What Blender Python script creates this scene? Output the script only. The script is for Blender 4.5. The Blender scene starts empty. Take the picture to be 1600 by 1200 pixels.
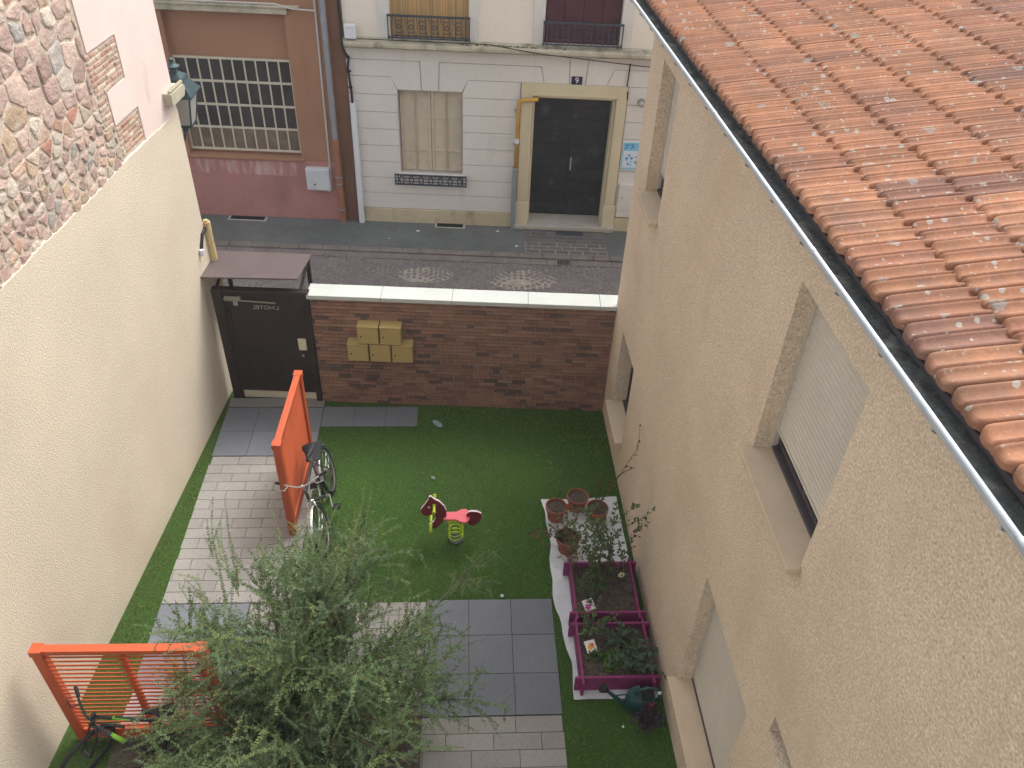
import bpy, bmesh, math, random
import numpy as np
from mathutils import Matrix, Vector
random.seed(7); rng = np.random.default_rng(7)
PI = math.pi; R = math.radians
scene = bpy.context.scene
COL = scene.collection
# ------------------------------------------------------------------ camera
cam = bpy.data.objects.new('camera', bpy.data.cameras.new('camera')); COL.objects.link(cam)
cam.data.sensor_width = 36.0; cam.data.lens = 1294.0 / 1600 * 36
cam.data.clip_start = 0.05; cam.data.clip_end = 500
cam.matrix_world = (Matrix.Translation((0, 0, 8.2)) @ Matrix.Rotation(R(-4.204), 4, 'Z')
                    @ Matrix.Rotation(R(90 - 38.862), 4, 'X') @ Matrix.Rotation(R(2.755), 4, 'Z'))
scene.camera = cam
# ------------------------------------------------------------------ sky and sun (overcast)
SUN_EL, SUN_AZ = R(54), R(42)          # azimuth measured clockwise from +Y (street side)
w = bpy.data.worlds.new('World'); scene.world = w; w.use_nodes = True
nt = w.node_tree; bg = nt.nodes['Background']
sky = nt.nodes.new('ShaderNodeTexSky'); sky.sky_type = 'NISHITA'; sky.sun_disc = False
sky.sun_elevation = SUN_EL; sky.sun_rotation = SUN_AZ
sky.air_density = 1.0; sky.dust_density = 4.0; sky.ozone_density = 1.0
hs = nt.nodes.new('ShaderNodeHueSaturation'); hs.inputs['Saturation'].default_value = 0.16
nt.links.new(sky.outputs[0], hs.inputs['Color']); nt.links.new(hs.outputs[0], bg.inputs['Color'])
bg.inputs['Strength'].default_value = 0.15
sun = bpy.data.objects.new('sun', bpy.data.lights.new('sun', 'SUN')); COL.objects.link(sun)
sun.data.energy = 0.75; sun.data.angle = R(28); sun.data.color = (1.0, 0.96, 0.9)
sd = Vector((math.sin(SUN_AZ) * math.cos(SUN_EL), math.cos(SUN_AZ) * math.cos(SUN_EL), math.sin(SUN_EL)))
sun.rotation_euler = sd.to_track_quat('Z', 'Y').to_euler(); sun.location = sd * 60
scene.view_settings.view_transform = 'Standard'; scene.view_settings.look = 'None'
scene.view_settings.exposure = 1.3; scene.view_settings.gamma = 1.0

# ------------------------------------------------------------------ helpers
class Frame:
    def __init__(s, x, y, a): s.x, s.y, s.a, s.c, s.s = x, y, a, math.cos(a), math.sin(a)
    def to(s, p): return (s.x + s.c * p[0] - s.s * p[1], s.y + s.s * p[0] + s.c * p[1], p[2])
W0 = Frame(0, 0, 0)
FAC = Frame(0, 15.34, math.atan2(-.0591, 1))
BRK = Frame(-2.143, 9.722, math.atan2(9.486 - 9.722, 2.096 + 2.143))
LEF = Frame(-4.068, 4.203, math.atan2(5.746, .511))
RIG = Frame(2.10, 9.52, math.atan2(-6.5, .06))
ORG = {}

def setp(o, label=None, cat=None, group=None, kind=None):
    if label: o['label'] = label
    if cat: o['category'] = cat
    if group: o['group'] = group
    if kind: o['kind'] = kind
    return o
def thing(name, label, cat, frame=W0, org=(0, 0, 0), group=None):
    o = bpy.data.objects.new(name, None); COL.objects.link(o)
    o.empty_display_size = .2; o.location = frame.to(org); o.rotation_euler = (0, 0, frame.a)
    ORG[o.name] = Vector(org)
    return setp(o, label, cat, group)
def V3(p): return Vector(p)

class MB:
    def __init__(s): s.v, s.f, s.c = [], [], []; s.col = None
    def add(s, vs, fs):
        b = len(s.v); s.v.extend([tuple(v) for v in vs]); s.f.extend([tuple(i + b for i in f) for f in fs])
        if s.col is not None or s.c: s.c.extend([s.col or (1, 1, 1)] * len(vs))
        return s
    def box(s, x0, y0, z0, x1, y1, z1):
        x0, x1 = min(x0, x1), max(x0, x1); y0, y1 = min(y0, y1), max(y0, y1); z0, z1 = min(z0, z1), max(z0, z1)
        return s.add([(x0,y0,z0),(x1,y0,z0),(x1,y1,z0),(x0,y1,z0),(x0,y0,z1),(x1,y0,z1),(x1,y1,z1),(x0,y1,z1)],
                     [(0,3,2,1),(4,5,6,7),(0,1,5,4),(1,2,6,5),(2,3,7,6),(3,0,4,7)])
    def quad(s, a, b, c, d): return s.add([a, b, c, d], [(0, 1, 2, 3)])
    def prism(s, poly, axis, a0, a1):
        """poly in the two other axes, extruded along axis (0 x, 1 y, 2 z)"""
        def P(p, a):
            return {0: (a, p[0], p[1]), 1: (p[0], a, p[1]), 2: (p[0], p[1], a)}[axis]
        n = len(poly); area = sum(poly[i][0]*poly[(i+1)%n][1]-poly[(i+1)%n][0]*poly[i][1] for i in range(n))
        if (area < 0) != (axis == 1): poly = poly[::-1]
        return s.add([P(p, a0) for p in poly] + [P(p, a1) for p in poly],
                     [tuple(range(n))[::-1], tuple(range(n, 2*n))] + [(i, (i+1) % n, n+(i+1) % n, n+i) for i in range(n)])
    def tube(s, pts, r, n=8, cap=True, closed=False):
        pts = [Vector(p) for p in pts]; m = len(pts); rs = r if isinstance(r, (list, tuple)) else [r]*m
        vs, fs = [], []; up = None
        for i, p in enumerate(pts):
            if closed: t = pts[(i+1) % m] - pts[i-1]
            else: t = pts[min(i+1, m-1)] - pts[max(i-1, 0)]
            t.normalize()
            if up is None: up = Vector((0, 0, 1)) if abs(t.z) < .9 else Vector((1, 0, 0))
            a = t.cross(up); a.normalize(); b = a.cross(t); up = b
            for k in range(n):
                th = 2*PI*k/n; vs.append(p + (a*math.cos(th) + b*math.sin(th))*rs[i])
        for i in range(m if closed else m-1):
            j = (i+1) % m
            for k in range(n): fs.append((i*n+k, i*n+(k+1) % n, j*n+(k+1) % n, j*n+k))
        if cap and not closed: fs += [tuple(range(n))[::-1], tuple(range((m-1)*n, m*n))]
        return s.add(vs, fs)
    def beam(s, p0, p1, wd, ht, up=(0, 0, 1)):
        p0, p1 = Vector(p0), Vector(p1); t = (p1-p0).normalized(); u = Vector(up)
        a = t.cross(u).normalized(); b = a.cross(t)
        vs = [p + a*sx*wd/2 + b*sz*ht/2 for p in (p0, p1) for sx, sz in ((-1,-1),(1,-1),(1,1),(-1,1))]
        return s.add(vs, [(0,3,2,1)[::-1],(4,5,6,7)[::-1],(0,1,5,4)[::-1],(1,2,6,5)[::-1],(2,3,7,6)[::-1],(3,0,4,7)[::-1]])
    def lathe(s, prof, c=(0, 0, 0), n=20, sx=1, sy=1):
        vs, fs = [], []; m = len(prof)
        for r, z in prof:
            for k in range(n):
                a = 2*PI*k/n; vs.append((c[0]+r*sx*math.cos(a), c[1]+r*sy*math.sin(a), c[2]+z))
        for i in range(m-1):
            for k in range(n): fs.append((i*n+k, i*n+(k+1) % n, (i+1)*n+(k+1) % n, (i+1)*n+k))
        if prof[0][0] > 1e-6: fs.append(tuple(range(n))[::-1])
        if prof[-1][0] > 1e-6: fs.append(tuple(range((m-1)*n, m*n)))
        return s.add(vs, fs)
    def mesh(s, name, mat, smooth=False):
        me = bpy.data.meshes.new(name); me.from_pydata(s.v, [], s.f)
        if s.c:
            ca = me.color_attributes.new('Col', 'FLOAT_COLOR', 'POINT')
            arr = np.ones((len(s.v), 4), np.float32); arr[:, :3] = np.array(s.c, np.float32); ca.data.foreach_set('color', arr.ravel())
        me.materials.append(mat)
        if smooth: me.polygons.foreach_set('use_smooth', [True]*len(me.polygons))
        me.update(); return me
    def part(s, name, mat, parent, smooth=False, bevel=0, label=None):
        r = parent
        while r.parent: r = r.parent
        g = ORG.get(r.name, Vector((0, 0, 0)))
        s.v = [(v[0]-g[0], v[1]-g[1], v[2]-g[2]) for v in s.v]
        o = bpy.data.objects.new(name, s.mesh(name, mat, smooth)); COL.objects.link(o); o.parent = parent
        fin(o, bevel, smooth); return setp(o, label)
    def top(s, name, mat, label, cat, frame=W0, org=None, group=None, kind=None, smooth=False, bevel=0):
        if org is None:
            a = np.array(s.v); org = (a[:, 0].mean(), a[:, 1].mean(), a[:, 2].min())
        s.v = [(v[0]-org[0], v[1]-org[1], v[2]-org[2]) for v in s.v]
        o = bpy.data.objects.new(name, s.mesh(name, mat, smooth)); COL.objects.link(o)
        o.location = frame.to(org); o.rotation_euler = (0, 0, frame.a); fin(o, bevel, smooth)
        return setp(o, label, cat, group, kind)
def fin(o, bevel, smooth):
    if bevel:
        m = o.modifiers.new('bevel', 'BEVEL'); m.width = bevel; m.segments = 2; m.limit_method = 'ANGLE'; m.angle_limit = R(40)
def struct(mb, name, mat, frame=W0, kind='structure'):
    return mb.top(name, mat, None, None, frame, (0, 0, 0), kind=kind)
def dup(root, loc, rz=None, label=None):
    r = root.copy(); COL.objects.link(r); r.location = loc
    if rz is not None: r.rotation_euler = (0, 0, rz)
    if label: r['label'] = label
    for ch in list(root.children):
        c = ch.copy(); COL.objects.link(c); c.parent = r
        for g in ch.children:
            d = g.copy(); COL.objects.link(d); d.parent = c
    return r

# ------------------------------------------------------------------ materials
def lin(*c):
    return tuple((x/255/12.92 if x/255 <= .04045 else ((x/255+.055)/1.055)**2.4) for x in c)
def mat(name, col, rough=.8, var=(), bump=(), attr=False, metal=0, spec=.3, sss=0, dirt=None, trans=0, stretch=None):
    """var: (scale, amount, detail); bump: (scale, strength, dist, detail); dirt: (scale, lo, hi, colour)"""
    m = bpy.data.materials.new(name); m.use_nodes = True; t = m.node_tree; N = t.nodes; L = t.links
    b = N['Principled BSDF']; b.inputs['Roughness'].default_value = rough; b.inputs['Metallic'].default_value = metal
    b.inputs['Specular IOR Level'].default_value = spec
    tc = N.new('ShaderNodeTexCoord'); src = tc.outputs['Object']
    if stretch:
        mp = N.new('ShaderNodeMapping'); mp.inputs['Scale'].default_value = stretch; L.new(src, mp.inputs[0]); src = mp.outputs[0]
    if attr:
        a = N.new('ShaderNodeAttribute'); a.attribute_name = 'Col'; cur = a.outputs['Color']
    else:
        rg = N.new('ShaderNodeRGB'); rg.outputs[0].default_value = (*col, 1); cur = rg.outputs[0]
    for sc, am, *dt in var:
        n = N.new('ShaderNodeTexNoise'); n.inputs['Scale'].default_value = sc; n.inputs['Detail'].default_value = dt[0] if dt else 4
        L.new(src, n.inputs['Vector'])
        r = N.new('ShaderNodeMapRange'); r.inputs[1].default_value = .25; r.inputs[2].default_value = .75
        r.inputs[3].default_value = 1-am; r.inputs[4].default_value = 1+am; L.new(n.outputs['Fac'], r.inputs[0])
        mx = N.new('ShaderNodeMix'); mx.data_type = 'RGBA'; mx.blend_type = 'MULTIPLY'; mx.inputs['Factor'].default_value = 1
        L.new(cur, mx.inputs['A']); L.new(r.outputs[0], mx.inputs['B']); cur = mx.outputs['Result']
    for d in (dirt or ()):
        sc, lo, hi, dc = d[:4]
        n = N.new('ShaderNodeTexNoise'); n.inputs['Scale'].default_value = sc; n.inputs['Detail'].default_value = 6
        if len(d) > 4:
            mp = N.new('ShaderNodeMapping'); mp.inputs['Scale'].default_value = d[4]; L.new(src, mp.inputs[0]); L.new(mp.outputs[0], n.inputs['Vector'])
        else: L.new(src, n.inputs['Vector'])
        r = N.new('ShaderNodeMapRange'); r.inputs[1].default_value = lo; r.inputs[2].default_value = hi; L.new(n.outputs['Fac'], r.inputs[0])
        mx = N.new('ShaderNodeMix'); mx.data_type = 'RGBA'; mx.inputs['B'].default_value = (*dc, 1)
        L.new(r.outputs[0], mx.inputs['Factor']); L.new(cur, mx.inputs['A']); cur = mx.outputs['Result']
    L.new(cur, b.inputs['Base Color'])
    prev = None
    for sc, st, dist, *dt in bump:
        n = N.new('ShaderNodeTexNoise'); n.inputs['Scale'].default_value = sc; n.inputs['Detail'].default_value = dt[0] if dt else 3
        L.new(src, n.inputs['Vector'])
        bn = N.new('ShaderNodeBump'); bn.inputs['Strength'].default_value = st; bn.inputs['Distance'].default_value = dist
        L.new(n.outputs['Fac'], bn.inputs['Height'])
        if prev: L.new(prev, bn.inputs['Normal'])
        prev = bn.outputs[0]
    if prev: L.new(prev, b.inputs['Normal'])
    if trans:
        tr = N.new('ShaderNodeBsdfTranslucent'); L.new(cur, tr.inputs['Color'])
        ms = N.new('ShaderNodeMixShader'); ms.inputs[0].default_value = trans
        L.new(b.outputs[0], ms.inputs[1]); L.new(tr.outputs[0], ms.inputs[2]); L.new(ms.outputs[0], N['Material Output'].inputs['Surface'])
    return m
M = {}
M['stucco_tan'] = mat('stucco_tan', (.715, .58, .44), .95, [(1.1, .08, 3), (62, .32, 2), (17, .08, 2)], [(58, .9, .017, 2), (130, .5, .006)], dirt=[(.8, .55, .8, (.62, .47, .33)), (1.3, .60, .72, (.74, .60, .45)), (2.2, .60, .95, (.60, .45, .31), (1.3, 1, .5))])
M['stucco_cream'] = mat('stucco_cream', (.665, .575, .45), .95, [(.9, .07, 3), (48, .15, 2)], [(64, .65, .013, 2), (150, .5, .005)], dirt=[(.7, .55, .8, (.62, .50, .39))])
M['pink_render'] = mat('pink_render', (.74, .60, .55), .9, [(2, .05), (30, .03)], [(90, .15, .004)], dirt=[(2.2, .62, .85, (.50, .33, .30), (1, 1, .4))])
M['mortar'] = mat('mortar', (.52, .44, .355), .95, [(4, .2), (40, .2)], [(25, .8, .02, 4)])
M['stone'] = mat('stone', (.4, .3, .25), .95, [(7, .14, 6), (50, .14)], [(11, .7, .03, 5), (60, .6, .008)], attr=True, dirt=[(5, .55, .70, (.50, .42, .34))])
M['rust_wall'] = mat('rust_wall', (.34, .18, .11), .9, [(.8, .1), (25, .06)], [(80, .2, .005)], dirt=[(1.6, .55, .85, (.25, .12, .07), (1, 1, .35))])
M['pink_plinth'] = mat('pink_plinth', (.40, .19, .17), .9, [(1.2, .12), (20, .06)], [(70, .2, .005)], dirt=[(1.2, .55, .8, (.28, .15, .13), (1, 1, .4))])
M['faded'] = mat('faded', (.40, .19, .17), .9, [(1.2, .1)], dirt=[(9, .45, .68, (.52, .38, .36), (1, 1, .18))])
M['brown_wall'] = mat('brown_wall', (.17, .085, .055), .9, [(1, .15), (20, .08)])
M['white_render'] = mat('white_render', (.66, .635, .60), .9, [(.8, .05), (18, .04)], [(60, .15, .004)], dirt=[(2.5, .62, .9, (.5, .47, .44), (1, 1, .3))])
M['groove'] = mat('groove', (.42, .38, .36), .95, [(6, .1)])
M['cream_wall'] = mat('cream_wall', (.76, .70, .61), .9, [(.9, .05), (20, .03)])
M['plinth'] = mat('plinth', (.52, .45, .31), .9, [(1.5, .12), (25, .06)], [(60, .2, .005)], dirt=[(3, .52, .8, (.25, .21, .15), (1, 1, .6))])
M['surround'] = mat('surround', (.60, .53, .37), .85, [(2, .06), (30, .03)], dirt=[(4, .6, .9, (.42, .36, .24), (1, 1, .4))])
M['cornice'] = mat('cornice', (.46, .42, .32), .95, [(3, .2), (25, .12)], [(40, .3, .008)], dirt=[(4, .5, .72, (.22, .20, .15), (1, 1, .6))])
M['shutter_beige'] = mat('shutter_beige', (.53, .47, .36), .7, [(6, .08), (60, .05)], dirt=[(7, .58, .85, (.36, .31, .22), (1, 1, .3))])
M['maroon'] = mat('maroon', (.085, .022, .032), .6, [(5, .15)])
M['iron'] = mat('iron', (.055, .065, .09), .5, [(12, .2)], metal=.3)
M['reed'] = mat('reed', (.52, .34, .15), .8, [(2, .15)], attr=True)
M['dark_door'] = mat('dark_door', (.020, .023, .028), .25, [(3, .3), (12, .2)], dirt=[(3, .60, .9, (.09, .095, .10))], spec=.4)
M['stone_step'] = mat('stone_step', (.40, .37, .33), .85, [(4, .12), (40, .1)])
M['yellow_pipe'] = mat('yellow_pipe', (.55, .32, .06), .5, [(8, .12)])
M['grey_metal'] = mat('grey_metal', (.30, .32, .35), .5, [(8, .1)], metal=.4)
M['zinc'] = mat('zinc', (.56, .60, .66), .5, [(6, .1), (40, .05)], metal=.25)
M['white_plastic'] = mat('white_plastic', (.66, .68, .72), .5, [(4, .04)])
M['cabinet'] = mat('cabinet', (.55, .57, .60), .55, [(4, .06), (25, .04)])
M['black'] = mat('black', (.015, .015, .018), .55, [(10, .2)])
M['cable_white'] = mat('cable_white', (.55, .53, .52), .6)
M['bar_cream'] = mat('bar_cream', (.55, .50, .40), .6, [(8, .1)])
M['pane_dark'] = mat('pane_dark', (.045, .036, .039), .22, [(2.5, .4), (8, .25)], spec=.5)
M['pane_tan'] = mat('pane_tan', (.17, .13, .09), .3, [(3, .35), (10, .2)], spec=.5)
M['asphalt'] = mat('asphalt', (.125, .132, .132), .95, [(.9, .2), (14, .12), (90, .2)], [(120, .5, .006)], dirt=[(1.5, .5, .75, (.10, .112, .10)), (26, .66, .74, (.2, .2, .2))])
M['road'] = mat('road', (.18, .162, .157), .95, [(.7, .12), (12, .18), (80, .2)], [(60, .5, .01)])
M['kerb'] = mat('kerb', (.19, .165, .155), .9, [(3, .2), (30, .15)], [(40, .4, .008)])
M['cobble'] = mat('cobble', (.14, .12, .11), .9, [(20, .2)], [(40, .4, .008)], attr=True)
M['cobble_mortar'] = mat('cobble_mortar', (.33, .295, .25), .95, [(6, .25), (30, .2)], [(30, .3, .006)])
M['slab_joint'] = mat('slab_joint', (.30, .28, .255), .95, [(8, .2)])
M['dark_tile'] = mat('dark_tile', (.135, .145, .165), .75, [(1.4, .08), (30, .08), (120, .1)], [(150, .2, .002)], attr=True)
M['light_paver'] = mat('light_paver', (.36, .34, .31), .9, [(1.5, .08), (40, .12), (140, .15)], [(120, .3, .003)], attr=True)
M['lawn'] = mat('lawn', (.05, .105, .02), .95, [(.7, .2), (40, .3)], [(180, .8, .02)])
M['grass'] = mat('grass', (.05, .12, .03), .7, [(.5, .28, 3), (3, .12, 3)], attr=True, trans=.25, spec=.15)
M['soil'] = mat('soil', (.095, .075, .062), 1, [(6, .25), (60, .35)], [(30, .9, .03, 5), (90, .6, .01)], dirt=[(70, .66, .74, (.15, .13, .11))])
M['brick'] = mat('brick', (.2, .12, .09), .9, [(3, .12), (60, .18)], [(60, .4, .006)], attr=True)
M['brick_mortar'] = mat('brick_mortar', (.31, .235, .19), .95, [(20, .15)], [(80, .3, .004)])
M['coping'] = mat('coping', (.50, .52, .49), .75, [(2, .06), (25, .05)], dirt=[(5, .6, .85, (.52, .53, .47))])
M['gate'] = mat('gate', (.028, .020, .018), .45, [(3, .25), (14, .2)], dirt=[(5, .62, .85, (.06, .048, .045))], spec=.25)
M['canopy'] = mat('canopy', (.115, .088, .086), .5, [(2, .12), (20, .08)], spec=.45)
M['mailbox'] = mat('mailbox', (.43, .32, .13), .5, [(3, .06)], spec=.4)
M['cream_paint'] = mat('cream_paint', (.60, .57, .43), .7, [(6, .12), (30, .1)])
M['rusty_yellow'] = mat('rusty_yellow', (.58, .46, .24), .7, [(6, .15)], dirt=[(11, .5, .65, (.30, .15, .06), (1, 1, .4))])
M['orange'] = mat('orange', (.46, .088, .030), .48, [(2.5, .10), (30, .05)], spec=.4)
M['orange_edge'] = M['orange']
M['rubber'] = mat('rubber', (.02, .02, .022), .8, [(20, .2)])
M['chrome'] = mat('chrome', (.62, .63, .65), .28, [(15, .08)], metal=.9)
M['bike_dark'] = mat('bike_dark', (.035, .04, .045), .4, [(10, .2)])
M['bike_green'] = mat('bike_green', (.22, .52, .05), .4)
M['horse_red'] = mat('horse_red', (.20, .017, .032), .42, [(6, .06)], spec=.4)
M['horse_white'] = mat('horse_white', (.75, .72, .72), .5)
M['horse_pink'] = mat('horse_pink', (.72, .115, .15), .45, [(8, .04)], spec=.4)
M['lime'] = mat('lime', (.42, .56, .02), .4, [(8, .05)])
M['magenta'] = mat('magenta', (.22, .035, .125), .65, [(4, .12), (40, .1)], dirt=[(5, .6, .85, (.14, .04, .085))])
M['fleece'] = mat('fleece', (.58, .61, .62), .8, [(2, .08), (18, .08)], [(14, .5, .02, 4)], dirt=[(4, .6, .85, (.36, .37, .36))])
M['terracotta'] = mat('terracotta', (.30, .105, .065), .75, [(6, .15), (40, .08)])
M['can_green'] = mat('can_green', (.016, .062, .055), .4, [(6, .1)], spec=.45)
M['stem'] = mat('stem', (.12, .085, .05), .9, [(20, .2)])
M['stem_green'] = mat('stem_green', (.17, .17, .07), .85, [(20, .2)])
M['leaf'] = mat('leaf', (.08, .12, .06), .55, [], attr=True, trans=.3, spec=.25)
M['paper'] = mat('paper', (.75, .72, .70), .8, attr=True)
M['roof_tile'] = None
M['gutter_dirt'] = mat('gutter_dirt', (.035, .037, .036), .95, [(8, .3), (40, .3)], [(30, .8, .03)], dirt=[(7, .55, .75, (.10, .10, .09))])
M['roller'] = mat('roller', (.56, .515, .44), .55, [(2, .05), (30, .04)])
M['sill'] = mat('sill', (.60, .48, .35), .8, [(3, .08), (40, .05)], dirt=[(6, .58, .8, (.46, .37, .28))])
M['frame_dark'] = mat('frame_dark', (.085, .070, .075), .5, [(8, .15)])
M['glass_dark'] = mat('glass_dark', (.02, .022, .026), .08, spec=.6)
M['milk_glass'] = mat('milk_glass', (.42, .42, .40), .3, [(5, .05)], spec=.5)
M['lamp_metal'] = mat('lamp_metal', (.045, .075, .085), .5, [(8, .15)], metal=.3)
M['number_blue'] = mat('number_blue', (.012, .016, .045), .35)
M['letter'] = mat('letter', (.70, .70, .70), .6)
M['poster'] = mat('poster', (.5, .6, .7), .5, attr=True)
M['house_side'] = mat('house_side', (.5, .36, .24), .95)

def roof_material():
    m = mat('roof_tile', (.4, .16, .08), .85, [(7, .14), (50, .12)], [(60, .35, .006)], attr=True)
    t = m.node_tree; N = t.nodes; L = t.links; b = N['Principled BSDF']
    cur = b.inputs['Base Color'].links[0].from_socket; tc = [n for n in N if n.type == 'TEX_COORD'][0]
    def layer(fac, colr):
        nonlocal cur
        mx = N.new('ShaderNodeMix'); mx.data_type = 'RGBA'; mx.inputs['B'].default_value = (*colr, 1)
        L.new(fac, mx.inputs['Factor']); L.new(cur, mx.inputs['A']); cur = mx.outputs['Result']
    def math_(op, a, bb):
        n = N.new('ShaderNodeMath'); n.operation = op
        for i, x in enumerate((a, bb)):
            if hasattr(x, 'links'): L.new(x, n.inputs[i])
            else: n.inputs[i].default_value = x
        return n.outputs[0]
    def noise(sc, lo, hi, dt=4):
        n = N.new('ShaderNodeTexNoise'); n.inputs['Scale'].default_value = sc; n.inputs['Detail'].default_value = dt; L.new(tc.outputs['Object'], n.inputs['Vector'])
        r = N.new('ShaderNodeMapRange'); r.inputs[1].default_value = lo; r.inputs[2].default_value = hi; L.new(n.outputs['Fac'], r.inputs[0]); return r.outputs[0], n
    # sooty brown weathering with its own shape
    f, _ = noise(2.6, .46, .74); layer(math_('MULTIPLY', f, .5), (.135, .085, .07))
    f, _ = noise(9, .52, .72); layer(math_('MULTIPLY', f, .45), (.17, .10, .085))
    # lichen rosettes: some voronoi cells only, ragged, ring shaped
    for sc, rad, keep, colr in ((6.5, .24, .80, (.25, .24, .215)), (13, .25, .74, (.34, .33, .29)), (26, .20, .80, (.38, .37, .33))):
        nz = N.new('ShaderNodeTexNoise'); nz.inputs['Scale'].default_value = 22; L.new(tc.outputs['Object'], nz.inputs['Vector'])
        vo = N.new('ShaderNodeTexVoronoi'); vo.inputs['Scale'].default_value = sc; L.new(tc.outputs['Object'], vo.inputs['Vector'])
        d = math_('ADD', vo.outputs['Distance'], math_('MULTIPLY', math_('SUBTRACT', nz.outputs['Fac'], .5), .30))
        sp = N.new('ShaderNodeSeparateColor'); L.new(vo.outputs['Color'], sp.inputs[0])
        on = math_('GREATER_THAN', sp.outputs[0], keep)
        inside = math_('LESS_THAN', d, rad); hole = math_('SUBTRACT', 1.0, math_('MULTIPLY', math_('LESS_THAN', d, math_('MULTIPLY', sp.outputs[1], rad*.75)), .6))
        layer(math_('MULTIPLY', math_('MULTIPLY', math_('MULTIPLY', on, inside), hole), .75), colr)
    f, _ = noise(38, .62, .70, 5); g, _ = noise(2.7, .45, .62); layer(math_('MULTIPLY', math_('MULTIPLY', f, g), .6), (.42, .40, .35))
    L.new(cur, b.inputs['Base Color']); return m
M['roof_tile'] = roof_material()

# ------------------------------------------------------------------ wall with openings
def wall_face(mb, x0, x1, z0, z1, y, holes, depth):
    """front face at y (facing -y), holes (hx0,hx1,hz0,hz1) with reveals of given depth and a back behind them"""
    xs = sorted({x0, x1, *[h[0] for h in holes], *[h[1] for h in holes]}); zs = sorted({z0, z1, *[h[2] for h in holes], *[h[3] for h in holes]})
    xs = [x for x in xs if x0 <= x <= x1]; zs = [z for z in zs if z0 <= z <= z1]
    for a, b in zip(xs, xs[1:]):
        for c, d in zip(zs, zs[1:]):
            mx, mz = (a+b)/2, (c+d)/2
            if any(h[0] < mx < h[1] and h[2] < mz < h[3] for h in holes): continue
            mb.quad((a, y, c), (b, y, c), (b, y, d), (a, y, d))
    for i, h in enumerate(holes):
        dp = depth[i] if isinstance(depth, (list, tuple)) else depth
        a, b, c, d = h; Y = y+dp
        mb.quad((a, y, c), (a, y, d), (a, Y, d), (a, Y, c)); mb.quad((b, y, c), (b, Y, c), (b, Y, d), (b, y, d))
        mb.quad((a, y, d), (b, y, d), (b, Y, d), (a, Y, d)); mb.quad((a, y, c), (a, Y, c), (b, Y, c), (b, y, c))
        mb.quad((a, Y, c), (a, Y, d), (b, Y, d), (b, Y, c))

# ================================================================== GROUND AND STREET
g = MB(); g.quad((-80, -60, -.03), (80, -60, -.03), (80, 120, -.03), (-80, 120, -.03)); struct(g, 'ground', M['asphalt'])
g = MB(); g.quad((-4.6, -2, 0), (2.6, -2, 0), (2.6, 9.95, 0), (-4.6, 9.95, 0)); struct(g, 'lawn', M['lawn'])
g = MB(); g.quad((-14, 9.96, -.012), (14, 9.96, -.012), (14, 13.62, -.012), (-14, 15.0, -.012)); struct(g, 'road', M['road'])
FL = -.0591
def fy(x, d): return 15.34 + FL*x - d
g = MB(); g.add([(-14, fy(-14, 1.08), -.02), (14, fy(14, 1.08), -.02), (14, fy(14, -.3), -.02), (-14, fy(-14, -.3), -.02),
                 (-14, fy(-14, 1.08), .03), (14, fy(14, 1.08), .03), (14, fy(14, -.3), .03), (-14, fy(-14, -.3), .03)],
                [(4, 5, 6, 7), (0, 1, 5, 4)]); struct(g, 'pavement', M['asphalt'])
g = MB(); x = -13.0
for row in (0, 1):
    x = -13.0
    while x < 13:
        L = random.uniform(.22, .42) if row else random.uniform(.3, .6); h = random.uniform(.028, .036) if row == 0 else random.uniform(.004, .010)
        d0, d1 = (1.08, 1.24) if row == 0 else (1.26, 1.45)
        g.add([(x, fy(x, d1), -.04), (x+L-.012, fy(x+L, d1), -.04), (x+L-.012, fy(x+L, d0), -.04), (x, fy(x, d0), -.04),
               (x, fy(x, d1), h), (x+L-.012, fy(x+L, d1), h), (x+L-.012, fy(x+L, d0), h), (x, fy(x, d0), h)],
              [(4, 5, 6, 7), (0, 1, 5, 4), (1, 2, 6, 5), (2, 3, 7, 6), (3, 0, 4, 7)])
        x += L
struct(g, 'kerb', M['kerb'])
# stone-slab crossover before the door: setts in the pavement
g = MB()
g.quad((1.18, fy(1.2, 1.07), .034), (2.80, fy(2.8, 1.07), .034), (2.80, fy(2.8, .08), .034), (1.18, fy(1.2, .08), .034)); struct(g, 'entrance_paving', M['slab_joint'])
g = MB(); g.col = (.12, .105, .1)
for r in range(7):
    y1 = .08+r*.142; x = 1.18 + (-.12 if r % 2 else 0)
    while x < 2.8:
        L = random.uniform(.26, .36); a, b = max(x, 1.18), min(x+L, 2.8); k = random.uniform(.85, 1.15); g.col = (.135*k, .122*k, .12*k)
        jw = .013 if r > 3 else .003
        if b-a > .03: g.add([(a+jw, fy(a, y1+.140-jw), .0385), (b-jw, fy(b, y1+.140-jw), .0385), (b-jw, fy(b, y1+jw), .0385), (a+jw, fy(a, y1+jw), .0385)], [(0, 1, 2, 3)])
        x += L
struct(g, 'entrance_setts', M['cobble'])
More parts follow.
